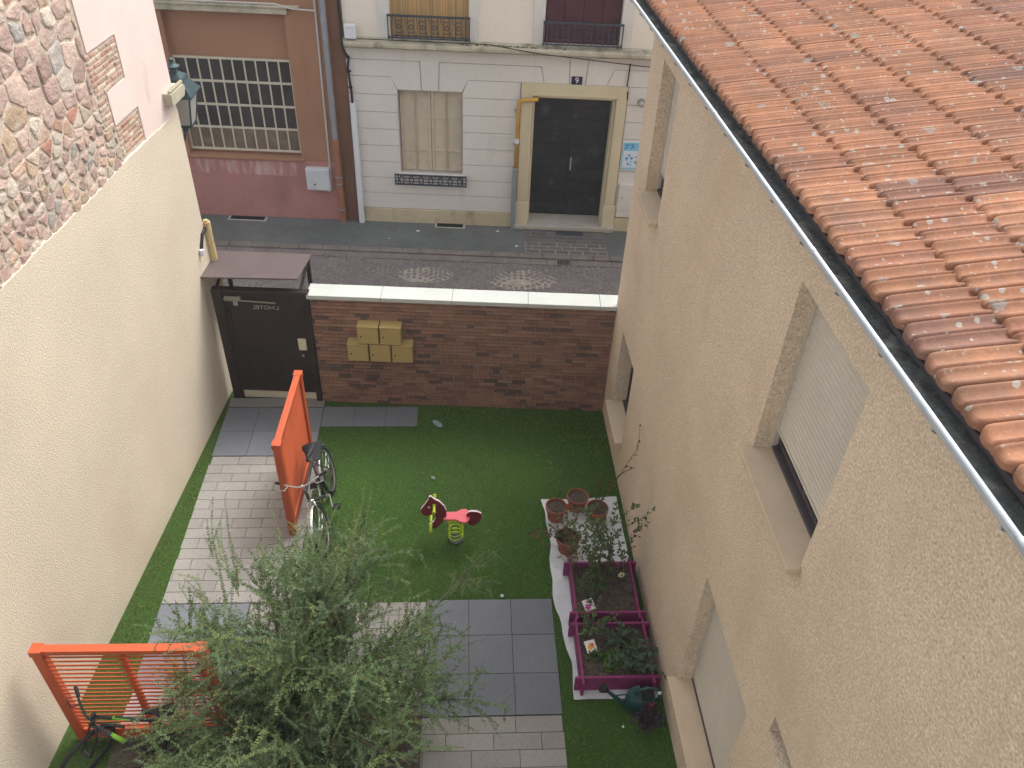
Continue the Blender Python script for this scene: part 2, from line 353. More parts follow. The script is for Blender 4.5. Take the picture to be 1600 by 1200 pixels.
# fan-laid cobbles on the road, pale joints showing in two worn patches
def cobble_patch(cx, cy, rx, ry, k_show):
    mo = MB(); pts = []
    for i in range(28):
        a = 2*PI*i/28; r = 1+random.uniform(-.13, .13); pts.append((cx+rx*r*math.cos(a), cy+ry*r*math.sin(a), -.008))
    mo.add(pts, [tuple(range(28))]); struct(mo, 'cobble_joints', M['cobble_mortar'])
    return mo
for cx, cy, rx, ry in ((-.72, 13.42, .55, .27), (1.12, 13.25, .62, .36)): cobble_patch(cx, cy, rx, ry, 1)
g = MB()
def in_patch(x, y):
    return any(((x-cx)/rx)**2+((y-cy)/ry)**2 < 1 for cx, cy, rx, ry in ((-.72, 13.42, .55, .27), (1.12, 13.25, .62, .36)))
for fan in range(-9, 12):
    for rrow in range(-1, 6):
        fx = fan*1.0 + (.5 if rrow % 2 else 0); fyy = 9.9 + rrow*.75
        for ring in range(4, 10):
            r = ring*.105; n = max(3, int(PI*r*.62/.11))
            for k in range(n+1):
                a = PI*.19 + PI*.62*k/n; x = fx+r*math.cos(a); y = fyy+r*math.sin(a)
                if y > 14.05-.0591*x or y < 10.0 or abs(x) > 7 or ring < 4: continue
                s1 = .047*random.uniform(.85, 1.08); s2 = .044*random.uniform(.85, 1.08); t = a+random.uniform(-.1, .1)
                if in_patch(x, y): s1 *= .82; s2 *= .82
                c, s_ = math.cos(t), math.sin(t); kk = random.uniform(.88, 1.12); g.col = (.188*kk, .168*kk, .163*kk)
                z = random.uniform(-.003, .002)
                q = [(x+c*u*s1-s_*v*s2, y+s_*u*s1+c*v*s2, z-.004*(m_)) for m_, sc in ((0, .8), (2.5, 1.0)) for u, v in ((-sc,-sc),(sc,-sc),(sc,sc),(-sc,sc))]
                g.add(q, [(0, 1, 2, 3), (4, 5, 1, 0), (5, 6, 2, 1), (6, 7, 3, 2), (7, 4, 0, 3)])
struct(g, 'cobbles', M['cobble'])

# courtyard paving -------------------------------------------------
def slabs(mb, x0, x1, y0, y1, nx, ny, gap, z0, z1, base, jit=.06, stagger=False):
    dx, dy = (x1-x0)/nx, (y1-y0)/ny
    for j in range(ny):
        off = (dx*(.5 if j % 2 else 0)+random.uniform(-.06, .06)*dx) if stagger else 0
        for i in range(-1 if stagger else 0, nx+1 if stagger else nx):
            a, b = max(x0, x0+i*dx+off), min(x1, x0+(i+1)*dx+off)
            if b-a < .02: continue
            k = 1+random.uniform(-jit, jit); mb.col = tuple(c*k for c in base)
            mb.box(a+gap/2, y0+j*dy+gap/2, z0, b-gap/2, y0+(j+1)*dy-gap/2, z1+random.uniform(0, .0015))
DT = (.155, .165, .185); LP = (.275, .26, .24)
g = MB()
slabs(g, -3.52, -2.11, 8.52, 9.55, 3, 2, .006, -.02, .016, DT)
slabs(g, -2.105, -.70, 9.13, 9.575, 3, 1, .006, -.02, .016, DT)
slabs(g, -3.52, -2.5, 4.98, 6.04, 2, 2, .006, -.02, .016, DT)
slabs(g, -.44, 1.04, 4.58, 6.05, 3, 3, .007, -.02, .018, DT)
struct(g, 'dark_paving', M['dark_tile'])
g = MB(); g.col = (.2, .19, .18)
for a in ((-3.52, 9.56, -2.11, 9.76),): g.box(a[0], a[1], -.02, a[2], a[3], .03)
g.c = g.c; struct(g, 'gate_sill', M['dark_tile'])
g = MB()
slabs(g, -3.52, -2.02, 6.05, 8.51, 4, 15, .007, -.02, .014, LP, .08, True)
slabs(g, -2.49, -.45, 4.6, 6.03, 5, 8, .007, -.02, .014, LP, .08, True)
slabs(g, -.44, 1.04, 2.2, 4.57, 3, 13, .007, -.02, .014, LP, .08, True)
slabs(g, -3.52, -2.49, 4.5, 4.96, 3, 3, .007, -.02, .012, (.34, .30, .31), .08, True)
struct(g, 'light_paving', M['light_paver'])
g = MB(); g.quad((-3.5, 8.5, .004), (-2, 8.5, .004), (-2, 6.0, .004), (-3.5, 6.0, .004)); g.quad((-3.51, 6.03, .004), (1.02, 6.03, .004), (1.02, 2.2, .004), (-3.51, 2.2, .004))
struct(g, 'paving_bed', M['soil'])
# bed of earth under the shrubs
g = MB(); NX, NY = 30, 30
for j in range(NY+1):
    for i in range(NX+1):
        g.v.append((-2.45+1.95*i/NX, 2.2+2.35*j/NY, .02+.05*math.sin(i*1.3)*math.cos(j*.9)*.4+random.uniform(0, .03)))
g.f = [(j*(NX+1)+i, j*(NX+1)+i+1, (j+1)*(NX+1)+i+1, (j+1)*(NX+1)+i) for j in range(NY) for i in range(NX)]
struct(g, 'planting_bed', M['soil'])

def grass_field():
    n = 150000
    P = np.empty((n, 2)); P[:, 0] = rng.uniform(-4.2, 2.2, n); P[:, 1] = 3.2+rng.random(n)**.9*6.5
    x, y = P[:, 0], P[:, 1]
    ok = (x > -3.555+(y-9.948)*.0889+.01) & (x < 2.1+(9.52-y)*.0092-.005) & (y < 9.70-.0557*(x+2.14))
    def ex(a, b, c, d): return ~((x > a) & (x < b) & (y > c) & (y < d))
    for r in ((-3.52, -2.11, 8.52, 9.9), (-2.12, -.70, 9.13, 9.575), (-3.52, -2.5, 4.98, 6.04), (-.44, 1.04, 4.58, 6.05), (-3.52, -2.02, 6.05, 8.52),
              (-2.49, -.45, 4.6, 6.03), (-.44, 1.04, 2, 4.6), (-3.52, -2.45, 4.5, 4.98), (-2.45, -.5, 2, 4.55)): ok &= ex(*r)
    ok &= ~((x > 1.05+(7.6-y)*.04) & (y > 4.8) & (y < 7.6) & (x < 2.08))
    P = P[ok]; n = len(P); a = rng.uniform(0, 2*PI, n); h = rng.uniform(.014, .032, n); wd = rng.uniform(.004, .008, n); le = rng.uniform(.2, 1.0, n)*h; b = rng.uniform(0, 2*PI, n)
    V = np.zeros((n, 3, 3), np.float32)
    V[:, 0, :2] = P+np.stack([np.cos(a), np.sin(a)], 1)*wd[:, None]/2; V[:, 1, :2] = P-np.stack([np.cos(a), np.sin(a)], 1)*wd[:, None]/2
    V[:, 2, :2] = P+np.stack([np.cos(b), np.sin(b)], 1)*le[:, None]; V[:, 2, 2] = h
    k = rng.uniform(.65, 1.35, n)[:, None]; c = np.where(rng.random((n, 1)) < .22, np.array([[.24, .34, .07]]), np.array([[.125, .30, .03]]))*k
    # worn olive strip along the left wall, its shade darkened into the colour
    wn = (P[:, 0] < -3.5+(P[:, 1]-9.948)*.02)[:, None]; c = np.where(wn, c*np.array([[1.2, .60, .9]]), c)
    me = bpy.data.meshes.new('grass'); me.vertices.add(3*n); me.vertices.foreach_set('co', V.ravel())
    me.loops.add(3*n); me.loops.foreach_set('vertex_index', np.arange(3*n, dtype=np.int32)); me.polygons.add(n)
    me.polygons.foreach_set('loop_start', np.arange(0, 3*n, 3, dtype=np.int32)); me.update(calc_edges=True)
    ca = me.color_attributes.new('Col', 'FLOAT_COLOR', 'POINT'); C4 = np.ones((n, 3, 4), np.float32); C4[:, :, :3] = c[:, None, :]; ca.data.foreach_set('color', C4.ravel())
    me.materials.append(M['grass']); o = bpy.data.objects.new('grass', me); COL.objects.link(o); o['kind'] = 'stuff'; o['label'] = 'short green artificial grass of the courtyard lawn'; o['category'] = 'grass'
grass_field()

# ================================================================== STONE HOUSE ON THE LEFT (frame LEF, x away from the camera)
T1 = 6.03
MY = .020
h = thing('stone_house', 'tall gable wall of bare rubble stone with pink quoins above cream roughcast', 'house', LEF, (T1, 0, 0))
m = MB()      # roughcast lower wall, proud of the stone, with a ragged sloped top edge
xs = np.linspace(-8, T1, 300); zt = 4.30+.010*np.sin(xs*3.1)+.005*np.sin(xs*9.7+1)+rng.uniform(-.006, .006, len(xs)); zt[-1] = 4.30
for i in range(len(xs)-1):
    a, b = xs[i], xs[i+1]
    m.add([(a, 0, -.1), (b, 0, -.1), (b, 0, zt[i+1]-.02), (a, 0, zt[i]-.02), (b, .03, zt[i+1]-.010), (a, .03, zt[i]-.010)], [(0, 1, 2, 3), (3, 2, 4, 5)])
m.add([(T1, 0, -.1), (T1, .6, -.1), (T1, .6, 4.3), (T1, .05, 4.3), (T1, 0, 4.28)], [(0, 1, 2, 3, 4)])
m.part('roughcast_wall', M['stucco_cream'], h)
m = MB(); m.box(-8, MY, 4.0, T1-.06, .6, 7.0); m.part('masonry_core', M['mortar'], h)
# pink render with toothed quoin edge
m = MB(); poly = [(T1, 4.27), (T1, 7.0), (4.31, 7.0), (4.31, 5.48), (4.95, 5.48), (4.95, 5.03), (4.49, 5.03), (4.49, 4.68), (5.07, 4.68), (5.07, 4.27)]
m.prism(poly, 1, .008, .06); m.box(T1-.06, .06, 4.3, T1-.001, .6, 7); m.part('pink_render', M['pink_render'], h)
# rubble
def jit0(c): k = random.uniform(.8, 1.15); return tuple(x*k for x in c)
MY = .020
def clip(poly, px, pz, nx, nz):
    out = []
    for i in range(len(poly)):
        a, b = poly[i], poly[(i+1) % len(poly)]; da = (a[0]-px)*nx+(a[1]-pz)*nz; db = (b[0]-px)*nx+(b[1]-pz)*nz
        if da <= 0: out.append(a)
        if da*db < 0: t_ = da/(da-db); out.append((a[0]+(b[0]-a[0])*t_, a[1]+(b[1]-a[1])*t_))
    return out
PAL = [(.47, .335, .28)]*9 + [(.50, .37, .31)]*7 + [(.47, .34, .24)]*2 + [(.53, .45, .37)]*4 + [(.40, .28, .235)]*4 + [(.34, .32, .295)]
def edge_t(zz): return 4.26 if zz > 5.03 else (4.26 if zz > 4.68 else 4.47)
sites = []; z = 4.24
while z < 6.9:
    low = z < 5.2; hh = random.uniform(.08, .15) if low else random.uniform(.13, .23); t = -2.6+random.uniform(0, .2)
    if random.random() < (.5 if low else .22): hh = random.uniform(.05, .08)        # levelling course of thin stones and brick
    while t < 4.6:
        wd = hh*random.uniform(.8, 2.0) if hh > .09 else random.uniform(.15, .32)
        sites.append((t+wd/2, z+hh/2+random.uniform(-.16, .16)*hh, hh)); t += wd
    z += hh
m = MB()
for si, (cx, cz, hh) in enumerate(sites):
    poly = [(cx-.4, cz-.4), (cx+.4, cz-.4), (cx+.4, cz+.4), (cx-.4, cz+.4)]
    for sj, (ox, oz, _) in enumerate(sites):
        if sj != si and abs(ox-cx) < .6 and abs(oz-cz) < .6 and len(poly) > 2: poly = clip(poly, (cx+ox)/2, (cz+oz)/2, ox-cx, oz-cz)
    lim = edge_t(cz); poly = clip(poly, lim, cz, 1, 0) if len(poly) > 2 else poly
    poly = clip(poly, cx, 4.25, 0, -1) if len(poly) > 2 else poly
    if len(poly) < 3: continue
    gx = sum(p_[0] for p_ in poly)/len(poly); gz = sum(p_[1] for p_ in poly)/len(poly)
    gap = random.uniform(.004, .015); pts = []
    for i in range(len(poly)):
        a, b = poly[i], poly[(i+1) % len(poly)]; n_ = max(1, int(math.hypot(b[0]-a[0], b[1]-a[1])/.05))
        for k in range(n_):
            f = (k+.5)/n_ if n_ == 1 else (k+.25)/n_; x, z = a[0]+(b[0]-a[0])*f, a[1]+(b[1]-a[1])*f; d = math.hypot(x-gx, z-gz)
            q = max(.3, 1-gap/d*random.uniform(.2, 2.6)); pts.append((gx+(x-gx)*q, gz+(z-gz)*q))
    n = len(pts)
    if n < 4: continue
    thin = hh < .09; c = random.choice([(.43, .22, .155), (.44, .26, .19), (.50, .34, .26), (.52, .42, .34)]) if thin and random.random() < .4 else random.choice(PAL); m.col = jit0(c)
    dep = random.uniform(.006, .014) if thin else random.uniform(.008, .022); vs = []; tx, tz = random.uniform(-.5, .5), random.uniform(-.5, .3)
    for sc, dd in ((1.0, 0), (.94, .75), (.70, 1.0), (.35, 1.02)):
        for x, z in pts: X, Z = (x-gx)*sc, (z-gz)*sc; vs.append((gx+X, MY-dep*dd*(1+tx*X/.15+tz*Z/.15)*random.uniform(.88, 1.12), gz+Z))
    vs.append((gx, MY-dep*random.uniform(.95, 1.15), gz))
    m.add(vs, [(r*n+i, r*n+(i+1) % n, (r+1)*n+(i+1) % n, (r+1)*n+i) for r in range(3) for i in range(n)] + [(3*n+i, 3*n+(i+1) % n, 4*n) for i in range(n)])
m.part('rubble_stones', M['stone'], h)
m = MB()      # brick toothing beside the quoins
for t0, t1, z0, z1 in ((4.27, 4.95, 5.03, 5.48), (4.27, 4.49, 4.68, 5.03), (4.5, 5.07, 4.33, 4.68)):
    z = z0+.006
    while z < z1-.03:
        t = t0+random.uniform(-.12, 0)
        while t < t1-.03:
            L = random.uniform(.11, .23); a, b = max(t, t0), min(t+L, t1-.005)
            k = random.uniform(.8, 1.2); c = random.choice([(.46, .30, .23), (.43, .25, .18), (.52, .40, .31)]); m.col = tuple(x*k for x in c)
            if b-a > .03: m.box(a, MY-random.uniform(.003, .012), z, b-.012, .06, z+.036)
            t += L
        z += .054
m.part('brick_toothing', M['stone'], h, bevel=.006)
# carved stone corbel at the corner
m = MB(); m.prism([(5.72, 4.43), (6.10, 4.43), (6.16, 4.50), (6.16, 4.545), (6.10, 4.58), (5.72, 4.58)], 1, -.10, .3)
for k in range(7): m.lathe([(.0, -.03), (.024, -.012), (.028, .008), (.018, .026), (0, .03)], (5.76+k*.058, -.075, 4.59), 8)
m.part('corbel', M['cornice'], h, bevel=.012)
# rusty corner post with cable clamp
p = thing('corner_post', 'rusty pale yellow metal post at the end of the cream wall behind the gate', 'post', W0, (-3.50, 10.26, 0))
m = MB(); m.tube([(-3.50, 10.26, 0), (-3.50, 10.26, 2.70)], .055, 12); m.lathe([(.055, 0), (.055, .02), (.03, .05), (0, .055)], (-3.50, 10.26, 2.70), 12); m.part('post_tube', M['rusty_yellow'], p, smooth=False)
m = MB(); m.tube([(-3.50, 10.26, 2.66), (-3.53, 10.1, 2.62), (-3.53, 9.96, 2.48)], .022, 8); m.part('cable_clamp', M['black'], p)
m = MB(); m.lathe([(.03, -.04), (.03, .04)], (-3.525, 9.93, 2.44), 10); m.part('insulator', M['white_plastic'], p)

# wall lantern on the street side of the stone house
L0 = (-3.40, 10.55, 0)
t = thing('wall_lantern', 'blue-grey street lantern with milky panes on the corner of the stone house', 'lantern', W0, (-3.42, 10.62, 3.9))
cx, cy = -3.60, 10.55
def frus(mb, z0, r0, z1, r1):
    v = [(cx+sx*r0, cy+sy*r0, z0) for sx, sy in ((-1,-1),(1,-1),(1,1),(-1,1))]+[(cx+sx*r1, cy+sy*r1, z1) for sx, sy in ((-1,-1),(1,-1),(1,1),(-1,1))]
    return mb.add(v, [(3,2,1,0),(4,5,6,7),(0,1,5,4),(1,2,6,5),(2,3,7,6),(3,0,4,7)])
m = MB(); frus(m, 3.98, .115, 4.36, .185)
m.part('lantern_pane', M['milk_glass'], t)
m = MB(); frus(m, 4.36, .225, 4.385, .225); frus(m, 4.385, .215, 4.55, .105); frus(m, 4.55, .13, 4.575, .12); frus(m, 4.575, .11, 4.63, .04)
m.lathe([(.04, 4.62), (.035, 4.66), (.085, 4.68), (.09, 4.70), (.03, 4.73), (.025, 4.76), (.035, 4.78), (0, 4.80)], (cx, cy, 0), 14)
m.part('lantern_roof', M['lamp_metal'], t, bevel=.004)
m = MB()
for sx, sy in ((-1,-1),(1,-1),(1,1),(-1,1)): m.beam((cx+sx*.116, cy+sy*.116, 3.97), (cx+sx*.187, cy+sy*.187, 4.37), .018, .018, (0, 1, 0))
frus(m, 3.955, .12, 3.985, .125); m.lathe([(.0, 3.86), (.04, 3.88), (.025, 3.92), (.05, 3.955)], (cx, cy, 0), 10); m.part('lantern_frame', M['lamp_metal'], t)
m = MB(); m.tube([(cx, cy, 3.9), (cx-.02, cy-.06, 3.78), (cx-.06, cy-.16, 3.72), (cx-.1, cy-.36, 3.74)], .016, 8); m.tube([(cx-.1, cy-.34, 3.5), (cx-.06, cy-.15, 3.62), (cx-.05, cy-.16, 3.74)], .012, 8); m.part('bracket', M['lamp_metal'], t)

# ================================================================== WORKSHOP (rust coloured) -- frame FAC
wk = thing('workshop_building', 'rust brown building with a pink base and a large barred window', 'building', FAC, (-5, 0, 0))
WH = (-5.36, -3.19, 1.30, 3.97)
m = MB(); wall_face(m, -9, -2.17, 0, 4.2, 0, [WH], .16); m.quad((-9, 0, 4.2), (-2.17, 0, 4.2), (-2.17, 0, 8.5), (-9, 0, 8.5)); m.box(-9, .18, 0, -2.17, .5, 8.5)
m.part('wall', M['rust_wall'], wk)
m = MB(); m.box(-9, -.022, -.02, -2.52, .002, 1.27); m.part('plinth', M['pink_plinth'], wk)
m = MB(); m.add([(-5.3, -.026, .95), (-3.3, -.026, .95), (-3.3, -.026, 1.235), (-5.3, -.026, 1.235)], [(0, 1, 2, 3)]); m.box(-5.3, -.025, .95, -3.3, -.021, 1.235) if 0 else None
m.part('faded_band', M['faded'], wk)
m = MB(); m.box(-2.40, -.024, -.02, -2.17, .002, 8.5); m.part('corner_strip', M['brown_wall'], wk)
m = MB(); m.box(-5.6, -.05, 3.985, -3.12, .001, 4.10); m.box(-5.6, -.10, 4.10, -2.9, .001, 4.14); m.part('ledge', M['cornice'], wk, bevel=.008)
m = MB(); m.box(-5.42, -.06, 1.27, -3.14, .15, 1.32); m.part('window_sill', M['rust_wall'], wk, bevel=.006)
wf = MB(); wx0, wx1, wz0, wz1 = -5.36, -3.20, 1.39, 3.16; yb = .135
for i in range(11):
    x = wx0+.02+(wx1-wx0-.04)*i/10; wf.box(x-.014, yb-.03, wz0, x+.014, yb+.01, wz1)
for k, z in enumerate((wz0+.01, 1.84, 2.28, 2.72, wz1-.02)): wf.box(wx0, yb-.034, z-.02, wx1, yb+.006, z+.02)
wf = wf.part('window', M['bar_cream'], wk, bevel=.003)
for r in range(4):
    za = (wz0, 1.84, 2.28, 2.72)[r]; zb = (1.84, 2.28, 2.72, wz1)[r]
    pm = MB()
    for i in range(10):
        xa = wx0+.02+(wx1-wx0-.04)*i/10; xb = wx0+.02+(wx1-wx0-.04)*(i+1)/10; d = random.uniform(-.004, .004)
        pm.quad((xa, yb-.008+d, za), (xb, yb-.008-d, za), (xb, yb-.008-d+random.uniform(-.003,.003), zb), (xa, yb-.008+d, zb))
    pm.part('pane', M['pane_tan'] if r == 0 else M['pane_dark'], wf)
m = MB(); m.tube([(-9, -.09, 4.17), (-3.3, -.09, 4.17), (-3.0, -.09, 4.10), (-2.62, -.07, 4.08)], .014, 6)
m.tube([(-2.62, -.02, 8), (-2.62, -.02, 4.08), (-2.66, -.02, .72)], .018, 6); m.tube([(-2.66, -.02, .72), (-2.70, -.03, .66), (-2.76, -.03, .68)], .018, 6)
m.top('service_cable', M['cable_white'], 'thin pale cable running along the ledge and down the rust brown pier', 'cable', FAC)
d = thing('drain_pipe', 'rainwater pipe on the rust building, grey zinc above and brown iron below', 'pipe', FAC, (-2.48, -.09, 0))
m = MB(); m.tube([(-2.47, -.09, 8.4), (-2.48, -.09, 1.75)], .055, 14); m.lathe([(.062, 0), (.062, .05)], (-2.475, -.09, 3.05), 14); m.part('upper_pipe', M['grey_metal'], d)
m = MB(); m.tube([(-2.48, -.09, 1.76), (-2.48, -.09, .03)], .062, 14); m.lathe([(.07, 0), (.07, .05)], (-2.48, -.09, 1.73), 14); m.lathe([(.07, 0), (.07, .03)], (-2.48, -.09, .25), 14)
m.part('lower_pipe', mat('brown_iron', (.30, .13, .075), .7, [(5, .15)]), d)
for z in (.85, 1.0, .3): m = MB(); m.lathe([(.072, 0), (.072, .025)], (-2.48, -.09, z), 14); m.box(-2.50, -.02, z, -2.46, .0, z+.025); m.part('pipe_collar', M['grey_metal'], d)
c = thing('meter_cabinet', 'light grey utility cabinet on the pink base of the rust building', 'cabinet', FAC, (-2.89, 0, .72))
m = MB(); m.box(-3.12, -.15, .72, -2.66, -.02, 1.17); m.part('casing', M['cabinet'], c, bevel=.008)
m = MB(); m.box(-3.10, -.162, .745, -2.68, -.151, 1.15); m.part('door', M['cabinet'], c, bevel=.004)
m = MB(); m.box(-2.97, -.17, .84, -2.94, -.161, .87); m.part('lock', M['black'], c)

# ================================================================== APARTMENT BUILDING -- frame FAC
ap = thing('apartment_building', 'white building with grooved ground floor, cream upper floor and a dark double door', 'building', FAC, (1, 0, 0))
XL, XR = -2.165, 9.0
win = (-1.25, -.06, 1.12, 2.73); dor = (1.26, 2.80, .14, 2.74)
m = MB(); wall_face(m, XL, XR, 0, 3.5, .018, [win, dor], [.17, .42]); m.box(XL, .62, 0, XR, .8, 9); m.part('wall', M['groove'], ap)
m = MB(); G = .011
def blk(poly, y0=0): m.prism([(a, b) for a, b in poly], 1, y0, .0175)
zs = [.33+.33*k for k in range(9)]            # course joints .33 .. 2.97
for k in range(8):
    za, zb = zs[k]+G/2, zs[k+1]-G/2
    for (a, b) in ((XL, -1.265), (-.045, 1.02), (3.02, 5.0), (5.012, XR)):
        if k == 7:
            if a == XL: blk([(a, za), (b+.0, za), (b, 2.73), (b-.1, zb), (a, zb)]); continue
            if a == -.045: blk([(a, za), (b, za), (b, zb), (a+.1, zb), (a, 2.73)]); continue
        if zb < 1.12 and a == XL:
            blk([(a, za), (1.02, za), (1.02, zb), (a, zb)]); continue
        if zb < 1.12 and a == -.045: continue
        if a == XL and zs[k] < 1.12 < zs[k+1]:
            blk([(a, za), (1.02, za), (1.02, zb), (-.045, zb), (-.045, 1.10), (-1.265, 1.10), (-1.265, zb), (a, zb)]); continue
        if a == -.045 and zs[k] < 1.12 < zs[k+1]: continue
        blk([(a, za), (b, za), (b, zb), (a, zb)])
# arch course with voussoirs
z1, z2 = 2.97+G/2, 3.27-G/2
blk([(XL, z1), (-1.375, z1), (-1.25, 2.745), (-.815, 2.745), (-.835, z2), (XL, z2)])
blk([(-.80, 2.745), (-.50, 2.745), (-.48, z2+G), (-.82, z2+G)])
blk([(-.485, 2.745), (-.07, 2.745), (.06, z1), (1.03, z1), (1.03, 2.98), (1.44, 2.98), (1.38, z2), (-.465, z2)])
blk([(1.455, 2.98), (1.905, 2.98), (1.885, 3.48), (XL, 3.48), (XL, z2+G), (1.39, z2+G)])
blk([(1.92, 2.98), (2.20, 2.98), (2.225, 3.48), (1.90, 3.48)])
blk([(2.215, 2.98), (2.60, 2.98), (2.70, z2), (2.70, z2+G), (5, z2+G), (5, 3.48), (2.24, 3.48)])
blk([(2.615, 2.98), (3.02, 2.98), (3.02, z1), (5, z1), (5, z2), (2.71, z2)])
m.part('rusticated_blocks', M['white_render'], ap, bevel=.005)
m = MB(); m.box(XL, -.028, -.02, 1.03, .017, .325); m.box(3.02, -.028, -.02, XR, .017, .325); m.part('plinth', M['plinth'], ap, bevel=.01)
m = MB(); m.prism([(-.19, 3.53), (-.21, 3.55), (-.21, 3.60), (-.19, 3.62), (.02, 3.66), (.02, 3.48), (-.06, 3.48), (-.10, 3.52)], 0, XL, XR); m.part('cornice', M['cornice'], ap, bevel=.006)
u = [(-1.33, .06, 3.665, 6.0), (1.40, 2.74, 3.665, 6.0)]
m = MB(); wall_face(m, XL, XR, 3.62, 9, .02, u, .2); m.part('upper_wall', M['cream_wall'], ap)
for a, b in ((-1.53, -1.335), (.065, .235), (1.20, 1.395), (2.745, 2.95)): m = MB(); m.box(a, -.015, 3.66, b, .021, 6.2); m.part('window_surround', M['white_render'], ap, bevel=.005)
# ground-floor shutters
for s, (a, b) in enumerate(((-1.24, -.66), (-.65, -.07))):
    m = MB(); y = .125; m.box(a, y+.012, 1.13, b, y+.03, 2.725)
    mid = (a+b)/2
    for x in (a, mid-.022, mid+.008, b-.045): m.box(x, y-.012, 1.13, x+.045 if x in (a, b-.045) else x+.016, y+.0119, 2.725)
    for z in (1.13, 1.52, 2.68): m.box(a+.046, y-.008, z, mid-.023, y+.0115, z+.05); m.box(mid+.025, y-.008, z, b-.046, y+.0115, z+.05)
    z = 2.17
    while z < 2.66:
        for xa, xb in ((a+.047, mid-.024), (mid+.026, b-.047)): m.add([(xa, y+.0113, z+.03), (xb, y+.0113, z+.03), (xb, y-.006, z), (xa, y-.006, z)], [(3, 2, 1, 0)])
        z += .036
    m.part('shutter', M['shutter_beige'], ap, bevel=.003)
m = MB(); m.box(-1.30, -.05, 1.08, -.01, .17, 1.118); m.part('window_sill', M['white_render'], ap, bevel=.006)
# window guard with ovals
def ring(mb, cx, y, cz, rx, rz, r, n=16): mb.tube([(cx+rx*math.cos(2*PI*i/n), y, cz+rz*math.sin(2*PI*i/n)) for i in range(n)], r, 6, closed=True)
m = MB(); y = -.09
for z in (.905, 1.10): m.box(-1.38, y-.012, z-.012, .035, y+.012, z+.012)
for z in (.965, 1.035): m.box(-1.36, y-.006, z-.006, .015, y+.006, z+.006)
for x in (-1.37, -1.31, -.04, .025): m.box(x-.009, y-.01, .89, x+.009, y+.01, 1.12)
for i in range(7): ring(m, -1.24+i*.19, y-.014, 1.0, .042, .082, .011)
for x in (-1.36, .015): m.box(x-.01, y, .93, x+.01, .0, .95)
m.part('window_guard', M['iron'], ap)
# door, surround, step
m = MB()
m.box(1.04, -.05, .60, 1.255, .017, 2.98); m.box(2.805, -.05, .60, 3.00, .017, 2.98); m.box(1.255, -.05, 2.745, 2.805, .017, 2.98)
m.box(1.02, -.07, .02, 1.27, .017, .60); m.box(2.79, -.07, .02, 3.03, .017, .60)
m.box(1.20, -.062, .62, 1.235, -.049, 2.80); m.box(2.825, -.062, .62, 2.86, -.049, 2.80); m.box(1.20, -.062, 2.765, 2.86, -.049, 2.80)
m.box(1.262, .02, .15, 1.30, .37, 2.735); m.box(2.76, .02, .15, 2.797, .37, 2.735); m.box(1.30, .02, 2.70, 2.76, .37, 2.735)
m.part('door_surround', M['surround'], ap, bevel=.006)
dd = MB(); dd.box(1.30, .39, .15, 2.76, .415, 2.70)
for k in range(10):
    z = .17+k*.252
    for a, b in ((1.31, 2.025), (2.035, 2.75)): dd.box(a, .372, z, b, .389, z+.238)
dd = dd.part('door', M['dark_door'], ap, bevel=.006)
m = MB(); m.box(2.07, .33, 1.15, 2.10, .371, 1.42); m.part('handle', M['grey_metal'], dd)
m = MB(); m.box(1.0, -.16, .06, 3.04, .42, .145); m.part('doorstep', M['stone_step'], ap, bevel=.012)
m = MB(); m.box(1.02, -.13, -.02, 3.02, .0, .059); m.part('step_base', M['plinth'], ap)
# vent panels left of the door
m = MB()
for z0, z1 in ((1.67, 1.94), (1.36, 1.63)): m.box(.47, -.004, z0, .98, .0174, z1); m.box(.47, -.018, z1-.012, .98, -.003, z1+.004); m.box(.47, -.014, z0, .484, -.003, z1-.012)
m.part('vent_panel', M['white_render'], ap)
# upper windows
m = MB(); wd = 1.39/120
for i in range(120):
    x = -1.33+i*wd; k = random.uniform(.7, 1.25); m.col = (.50*k, .33*k, .15*k); m.tube([(x+wd/2, .06+random.uniform(-.004, .004), 3.7), (x+wd/2+random.uniform(-.004, .004), .06, 6)], wd*.56, 5, cap=False)
m.part('reed_screen', M['reed'], ap)
m = MB(); m.box(1.41, .10, 3.67, 2.73, .12, 6)
for a, b in ((1.42, 1.72), (1.75, 2.06), (2.08, 2.39), (2.42, 2.72)):
    z = 3.75
    while z < 5.9: m.add([(a, .099, z+.04), (b, .099, z+.04), (b, .075, z), (a, .075, z)], [(3, 2, 1, 0)]); z += .045
m.part('shutter', M['maroon'], ap, label='closed dark maroon louvred shutters')
def balcony(x0, x1):
    m = MB(); y = -.14
    m.box(x0, y-.018, 4.065, x1, y+.018, 4.095); m.box(x0, y-.01, 3.70, x1, y+.01, 3.72)
    for x in (x0+.012, x1-.012, x0+.075, x1-.075): m.box(x-.01, y-.01, 3.68, x+.01, y+.01, 4.09)
    n = 6; st = (x1-x0-.2)/n
    for i in range(n):
        c = x0+.1+st*(i+.5)
        for s in (-.052, .052): m.box(c+s-.007, y-.007, 3.72, c+s+.007, y+.007, 4.065)
        ring(m, c, y, 3.90, .036, .036, .008, 12)
        for z in (3.80, 4.0): m.box(c-.05, y-.006, z-.006, c+.05, y+.006, z+.006)
        m.tube([(c-st/2, y, 4.06), (c-st*.46, y, 4.00), (c-.06, y, 3.955)], .006, 5); m.tube([(c+st/2, y, 3.73), (c+st*.4, y, 3.77), (c+.06, y, 3.83)], .006, 5)
    for x in (x0+.012, x1-.012): m.box(x-.01, y, 4.05, x+.01, .03, 4.07); m.box(x-.01, y, 3.69, x+.01, .03, 3.71)
    m.part('balcony_railing', M['iron'], ap)
balcony(-1.36, .09); balcony(1.37, 2.78)
m = MB(); m.col = (.1, .11, .04)
